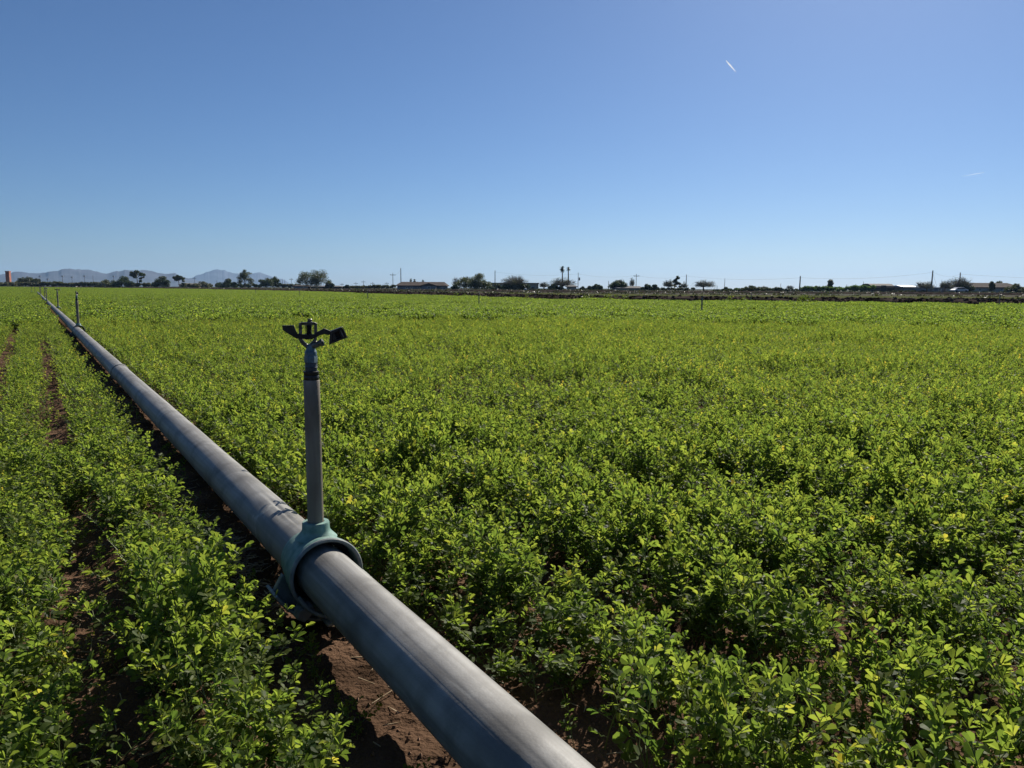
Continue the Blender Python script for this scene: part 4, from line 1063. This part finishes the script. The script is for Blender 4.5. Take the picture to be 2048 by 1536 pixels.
T(1076, 1100, 560, 235, 'grey', 'small grey bare tree right of the tan building', 'bare', dens=1.2)
T(1097, 1152, 551, 228, 'grey', 'wide bare mesquite at the foot of the two high palms', 'bare', dens=2.5)
T(1098, 1122, 566, 226, 'dark', 'dark bush at the left foot of the palms', 'bush', name='bush', cat='bush')
house(1134, 1156, 570, 573, 236, 'small pale house behind the mesquite by the palms', M_cream, M_roofg, hip=.2)
T(1160, 1172, 572, 230, 'olive', 'low olive bush right of the boxed pole', 'bush', name='bush', cat='bush')
T(1174, 1184, 571, 235, 'grey', 'small grey shrub left of the round dark bush', 'bush', name='bush', cat='bush', dens=.6)
T(1185, 1203, 567, 225, 'dark', 'round dark bush with clean outline right of the palms', 'bush', name='bush', cat='bush', dens=1.5)
T(1222, 1252, 559, 235, 'dark', 'dark tree with bare top left of the centre right house', 'round', dens=1.1)
T(1234, 1250, 553, 236, 'grey', 'thin bare branches above the dark tree by the centre right house', 'bare', dens=.3)
T(1258, 1270, 550, 240, 'grey', 'thin upright bare tree left of the pole behind the centre right house', 'bare', dens=.5)
house(1228, 1290, 572, 576, 232, 'pale low house right of centre with a light grey roof', M_cream, M_roofg, hip=.12, windows=[(1250, 1254, 578, 581), (1266, 1270, 578, 581)])
T(1286, 1303, 567, 222, 'dark', 'left clipped dark bush beside the pale low house', 'bush', name='bush', cat='bush', dens=1.5)
T(1302, 1314, 568, 223, 'dark', 'right clipped dark bush, next to the larger one', 'bush', name='bush', cat='bush', dens=1.3)
T(1324, 1350, 555, 225, 'grey', 'grey twiggy tree left of the twisted tree', 'bare', dens=2.2)
T(1346, 1362, 551, 222, 'dark', 'twisted dark tree with a leaning trunk', 'tall', dens=.7)
T(1358, 1377, 561, 226, 'grey', 'bare grey shrub around the plain pole', 'bare', dens=1.0)
T(1314, 1386, 576, 230, 'olive', 'low brush below the twisted tree', 'hedge', name='brush', cat='brush', group='low brush along the far field edge')
T(1384, 1432, 556, 225, 'grey', 'wide arching bare mesquite right of the twisted tree', 'bare', dens=2.0)
T(1446, 1460, 573, 240, 'dark', 'small clipped dark bush under the slim pole', 'bush', name='bush', cat='bush', dens=1.2)
T(1466, 1484, 575, 245, 'green', 'small green bush right of the clipped dark one', 'bush', name='bush', cat='bush')
T(1492, 1518, 570, 260, 'dark', 'dark bush pointed to the right, right of centre', 'bush', name='bush', cat='bush', dens=1.2)
T(1520, 1537, 570, 262, 'grey', 'small bare shrub beside the pointed dark bush', 'bare', dens=.8)
T(1570, 1590, 568, 250, 'grey', 'thin bare shrub left of the leaning grey pole', 'bare', dens=.4)
house(1626, 1652, 573, 577, 262, 'pale roofed house half hidden by green bushes right of the leaning pole', M_cream, M_roofg, hip=.3)
T(1652, 1667, 558, 240, 'dark', 'upright dark tree standing alone right of the leaning pole', 'column', dens=1.1)
for a, b, yt, k, lab in [(1486, 1560, 576, 'olive', 'low brush below the pointed dark bush'), (1604, 1650, 574, 'green', 'green bushes in front of the half hidden pale house'), (1640, 1700, 575, 'green', 'green bushes around the upright dark tree'), (1698, 1748, 573, 'green', 'green bushes left of the dark barn'),
                      (1560, 1612, 578, 'olive', 'low brush at the foot of the leaning grey pole'), (1150, 1226, 579, 'olive', 'low brush right of the high palms'), (886, 980, 579, 'olive', 'low brush right of the brown roofed house'), (1424, 1490, 579, 'olive', 'low brush below the clipped dark bush'),
                      (1790, 1850, 581, 'olive', 'low brush in front of the white roofed shed'), (1925, 2060, 583, 'dark', 'low dark brush in front of the long house at right'), (1060, 1104, 578, 'olive', 'low brush right of the small white tank'), (1224, 1320, 580, 'olive', 'low brush in front of the pale low house')]:
    T(a, b, yt, 205, k, lab, 'hedge', name='brush', cat='brush', group='low brush along the far field edge', dens=1.3)

# --- right: barn, sheds, mobile home, long house
def barn():
    D = 215; x0, x1 = gx(1743, D), gx(1790, D); H = at(1766, 568, D).z; He = at(1766, 573, D).z; L_ = x1 - x0; Wd = 7.5
    e = empty('barn', (x0, D, 0), math.radians(0)); tag(e, 'dark brown gambrel roofed barn left of the white roofed shed', 'barn')
    pr = [(0, 0), (0, He * .75), (.08 * Wd, He * 1.05), (.28 * Wd, H * .96), (.5 * Wd, H), (.72 * Wd, H * .96), (.92 * Wd, He * 1.05), (Wd, He * .75), (Wd, 0)]
    mb = MB(); n = len(pr)
    mb.add([(.15, y, z) for y, z in pr] + [(L_ - .15, y, z) for y, z in pr], [tuple(range(n)), tuple(range(2 * n - 1, n - 1, -1))] + [(i, i + n, (i + 1) % n + n, (i + 1) % n) for i in range(n)])
    mb.build('wall', M_darkbarn, e)
    rf = MB(); q = pr[1:-1]; n = len(q); out = [(y + (y - Wd / 2) * .03, z + .12) for y, z in q]
    rf.add([(0, y, z) for y, z in out] + [(L_, y, z) for y, z in out] + [(0, y, z - .1) for y, z in out] + [(L_, y, z - .1) for y, z in out],
           [(i, i + 1, n + i + 1, n + i) for i in range(n - 1)] + [(2 * n + i, 3 * n + i, 3 * n + i + 1, 2 * n + i + 1) for i in range(n - 1)] + [(i, 2 * n + i, 2 * n + i + 1, i + 1) for i in range(n - 1)] + [(n + i, n + i + 1, 3 * n + i + 1, 3 * n + i) for i in range(n - 1)])
    rf.build('roof', M_darkbarn, e)
    MB().box(L_ * .4, L_ * .62, -.05, -.002, 0, 1.9).build('door', M_win, e)
barn()
house(1789, 1806, 575, 576, 222, 'low grey lean-to between the dark barn and the white roofed shed', M_wallg, M_roofg, name='shed', flat=True, depth=6)
house(1804, 1832, 570.5, 573.5, 214, 'grey shed with a bright white metal roof', M_wallg, M_white, name='shed', hip=.02, depth=7)
house(1845, 1900, 574.5, 576, 225, 'pale mobile home with a flat roof behind the leaning pole', M_wallg, M_white, name='mobile_home', flat=True, depth=5, windows=[(1850, 1856, 578, 581), (1862, 1868, 578, 581), (1876, 1883, 578, 581)], doors=[(1888, 1891, 578)])
T(1832, 1872, 559, 205, 'grey', 'bare brown tree right of the white roofed shed', 'bare', dens=1.8)
T(1876, 1904, 556, 200, 'grey', 'left bare tree of the two in front of the mobile home', 'bare', dens=1.8)
T(1896, 1944, 548, 205, 'grey', 'tallest bare tree at right, in front of the long house end', 'bare', dens=2.2)
T(1912, 1944, 564, 204, 'dark', 'dark bush under the tallest bare tree at right', 'bush', name='bush', cat='bush')
house(1936, 2046, 565.5, 574.5, 212, 'long house with a brown roof and cream walls at the right edge', M_cream, M_roofb, hip=.07, depth=11, windows=[(1941, 1946, 577, 581), (1957, 1962, 577, 581), (2000, 2006, 577, 581), (1950, 1953, 577, 581)])
T(1977, 1990, 562, 203, 'dark', 'narrow dark evergreen in front of the long house roof', 'column', dens=1.4)
T(1990, 2012, 561, 245, 'dark', 'dark tree tops showing above the long house roof', 'bush')
T(2018, 2052, 566, 200, 'olive', 'olive tree in front of the right end of the long house', 'bush', dens=1.3)
T(2052, 2100, 570, 205, 'olive', 'olive bush just at the right frame edge', 'bush', name='bush', cat='bush')
def car():
    D = 198; xc = gx(1918, D); e = empty('parked_car', (xc, D, 0), math.radians(8)); tag(e, 'white parked car under the tallest bare tree', 'car')
    M_car = mat('white_car_paint', (.5, .51, .53), None, rough=.3)
    b = MB(); b.prism([(-2.1, .35), (-2.15, .75), (-1.5, .95), (-.9, 1.38), (.7, 1.40), (1.35, .98), (2.1, .85), (2.2, .4)], -.85, .85); b.build('body', M_car, e, bevel=.06)
    g = MB(); g.prism([(-1.35, .97), (-.85, 1.32), (.65, 1.33), (1.2, .98)], -.862, -.853); g.build('window', M_win, e)
    for sx in (-1.35, 1.35):
        for sy in (-.8, .8):
            w_ = MB(); w_.lathe([(.20, -.1), (.32, -.1), (.34, 0), (.32, .1), (.20, .1)], 18, Matrix.Translation((sx, sy, .34)) @ Matrix.Rotation(math.pi / 2, 4, 'X')); w_.build('wheel', M_rubber, e, smooth=True)
    tr = MB(); 
car()

# weeds and small growth over the land behind the bank: one uncountable mass
def scrub():
    rng = np.random.default_rng(3); cs = []; rs = []
    n = 5200; Y = rng.uniform(0, 1, n) ** 1.2 * 200 + 38; X = rng.uniform(-.75, .75, n) * Y
    k = Y > field_edge(X) + 4; X = X[k]; Y = Y[k]
    k = (fbm(X * .03, Y * .12, 3, 61) > .47); X = X[k]; Y = Y[k]
    d = Y; r = rng.uniform(.08, .24, len(X)) * (1 + d / 250)
    cnt = 14; N_ = len(X) * cnt
    c = np.repeat(np.stack([X, Y, r * .45], -1), cnt, 0); R_ = np.repeat(r, cnt)
    dr = rng.normal(0, 1, (N_, 3)); dr /= np.linalg.norm(dr, axis=1)[:, None]
    p = c + dr * (R_ * rng.random(N_) ** .5)[:, None] * np.array([1.6, 1.6, .6])
    a = rng.normal(0, 1, (N_, 3)); a /= np.linalg.norm(a, axis=1)[:, None]; b = np.cross(a, rng.normal(0, 1, (N_, 3))); b /= np.linalg.norm(b, axis=1)[:, None]
    s = (R_ * .42)[:, None]
    V = np.stack([p - a * s, p + b * s * .5, p + a * s, p - b * s * .5], 1).reshape(-1, 3); V[:, 2] = np.maximum(V[:, 2], .005)
    me = np_mesh('scrub', V, np.arange(N_ * 4).reshape(-1, 4), leaf_mat('scrub_foliage', [(0, (.025, .028, .014)), (.6, (.05, .055, .028)), (1, (.10, .10, .055))], .2), {'tint': ('FACE', rng.random(N_))})
    o = bpy.data.objects.new('scrub', me); COL.objects.link(o); tag(o, 'low dry grey green scrub covering the land behind the soil bank', 'scrub', kind='stuff')
scrub()
def weeds():
    rng = np.random.default_rng(31); cs = []; rs = []
    for px, n in ((1170, 7), (1180, 4), (1215, 6), (1225, 4), (1252, 3), (1488, 5), (1490, 4), (1600, 8), (1615, 10), (1622, 6), (922, 3), (1050, 2), (730, 3), (1460, 3)):
        for _ in range(n):
            p_ = px + rng.normal(0, 5); Y = float(field_edge(gx(p_, 31))) + rng.uniform(.6, 1.6)
            cs.append((gx(p_, Y), Y, rng.uniform(.15, .34))); rs.append(rng.uniform(.06, .14))
    V, Fq, T_ = cards(rng, cs, rs, 1500, .035)
    o = bpy.data.objects.new('flowering_weeds', np_mesh('flowering_weeds', V, Fq, M_tree['yellow'], {'tint': ('FACE', T_)})); COL.objects.link(o)
    tag(o, 'yellow green weeds growing in patches on the dark soil bank', 'weeds', kind='stuff')
weeds()

# ------------------------------------------------------------------ contrails, high above
def contrail(a, b, D, r, label, dens):
    A, B = at(*a, D), at(*b, D * 1.02)
    m = bpy.data.materials.new('ice_trail'); m.use_nodes = True; nt = m.node_tree; nt.nodes.clear(); L = nt.links; N = nt.nodes
    out = N.new('ShaderNodeOutputMaterial'); d_ = N.new('ShaderNodeBsdfDiffuse'); d_.inputs[0].default_value = (.9, .9, .9, 1)
    t_ = N.new('ShaderNodeBsdfTranslucent'); t_.inputs[0].default_value = (.95, .95, .95, 1); tr = N.new('ShaderNodeBsdfTransparent')
    m1 = N.new('ShaderNodeMixShader'); m1.inputs[0].default_value = .75; L.new(d_.outputs[0], m1.inputs[1]); L.new(t_.outputs[0], m1.inputs[2])
    at_ = N.new('ShaderNodeAttribute'); at_.attribute_name = 'thin'
    mu = N.new('ShaderNodeMath'); mu.operation = 'MULTIPLY'; mu.inputs[1].default_value = dens; L.new(at_.outputs['Fac'], mu.inputs[0])
    m2 = N.new('ShaderNodeMixShader'); L.new(mu.outputs[0], m2.inputs[0]); L.new(tr.outputs[0], m2.inputs[1]); L.new(m1.outputs[0], m2.inputs[2]); L.new(m2.outputs[0], out.inputs[0])
    mb = MB(); n = 24; pts = [A.lerp(B, i / n) for i in range(n + 1)]
    mb.tube(pts, [r * (.35 + .75 * min(1, i / 8)) for i in range(n + 1)], 10, cap=False)
    me = bpy.data.meshes.new('contrail'); me.from_pydata(mb.v, [], mb.f); me.materials.append(m)
    a_ = me.attributes.new('thin', 'FLOAT', 'POINT'); a_.data.foreach_set('value', [1 - (i // 10) / n * .93 for i in range(len(mb.v))])
    me.polygons.foreach_set('use_smooth', [True] * len(me.polygons))
    o = bpy.data.objects.new('contrail', me); COL.objects.link(o); tag(o, label, 'contrail')
contrail((1452, 121), (1472, 144), 8000, 7, 'short bright white contrail high in the right half of the sky', .85)
contrail((1968, 345), (1922, 353), 9000, 4, 'faint thin contrail near the right edge of the sky', .28)

# ------------------------------------------------------------------ haze: one closed box of even air
def haze():
    mb = MB(); mb.box(-10000, 10000, -10000, 10000, -9, 235)
    m = bpy.data.materials.new('haze_air'); m.use_nodes = True; nt = m.node_tree; nt.nodes.clear()
    out = nt.nodes.new('ShaderNodeOutputMaterial'); v = nt.nodes.new('ShaderNodeVolumePrincipled')
    v.inputs['Color'].default_value = (.39, .64, 1, 1); v.inputs['Density'].default_value = HAZE; v.inputs['Anisotropy'].default_value = .25
    nt.links.new(v.outputs[0], out.inputs['Volume'])
    o = mb.build('haze', m); tag(o, 'thin blue haze in the air over the field and before the mountains', 'haze', kind='stuff')
HAZE = 6.5e-5
haze()
print('SCENE DONE')
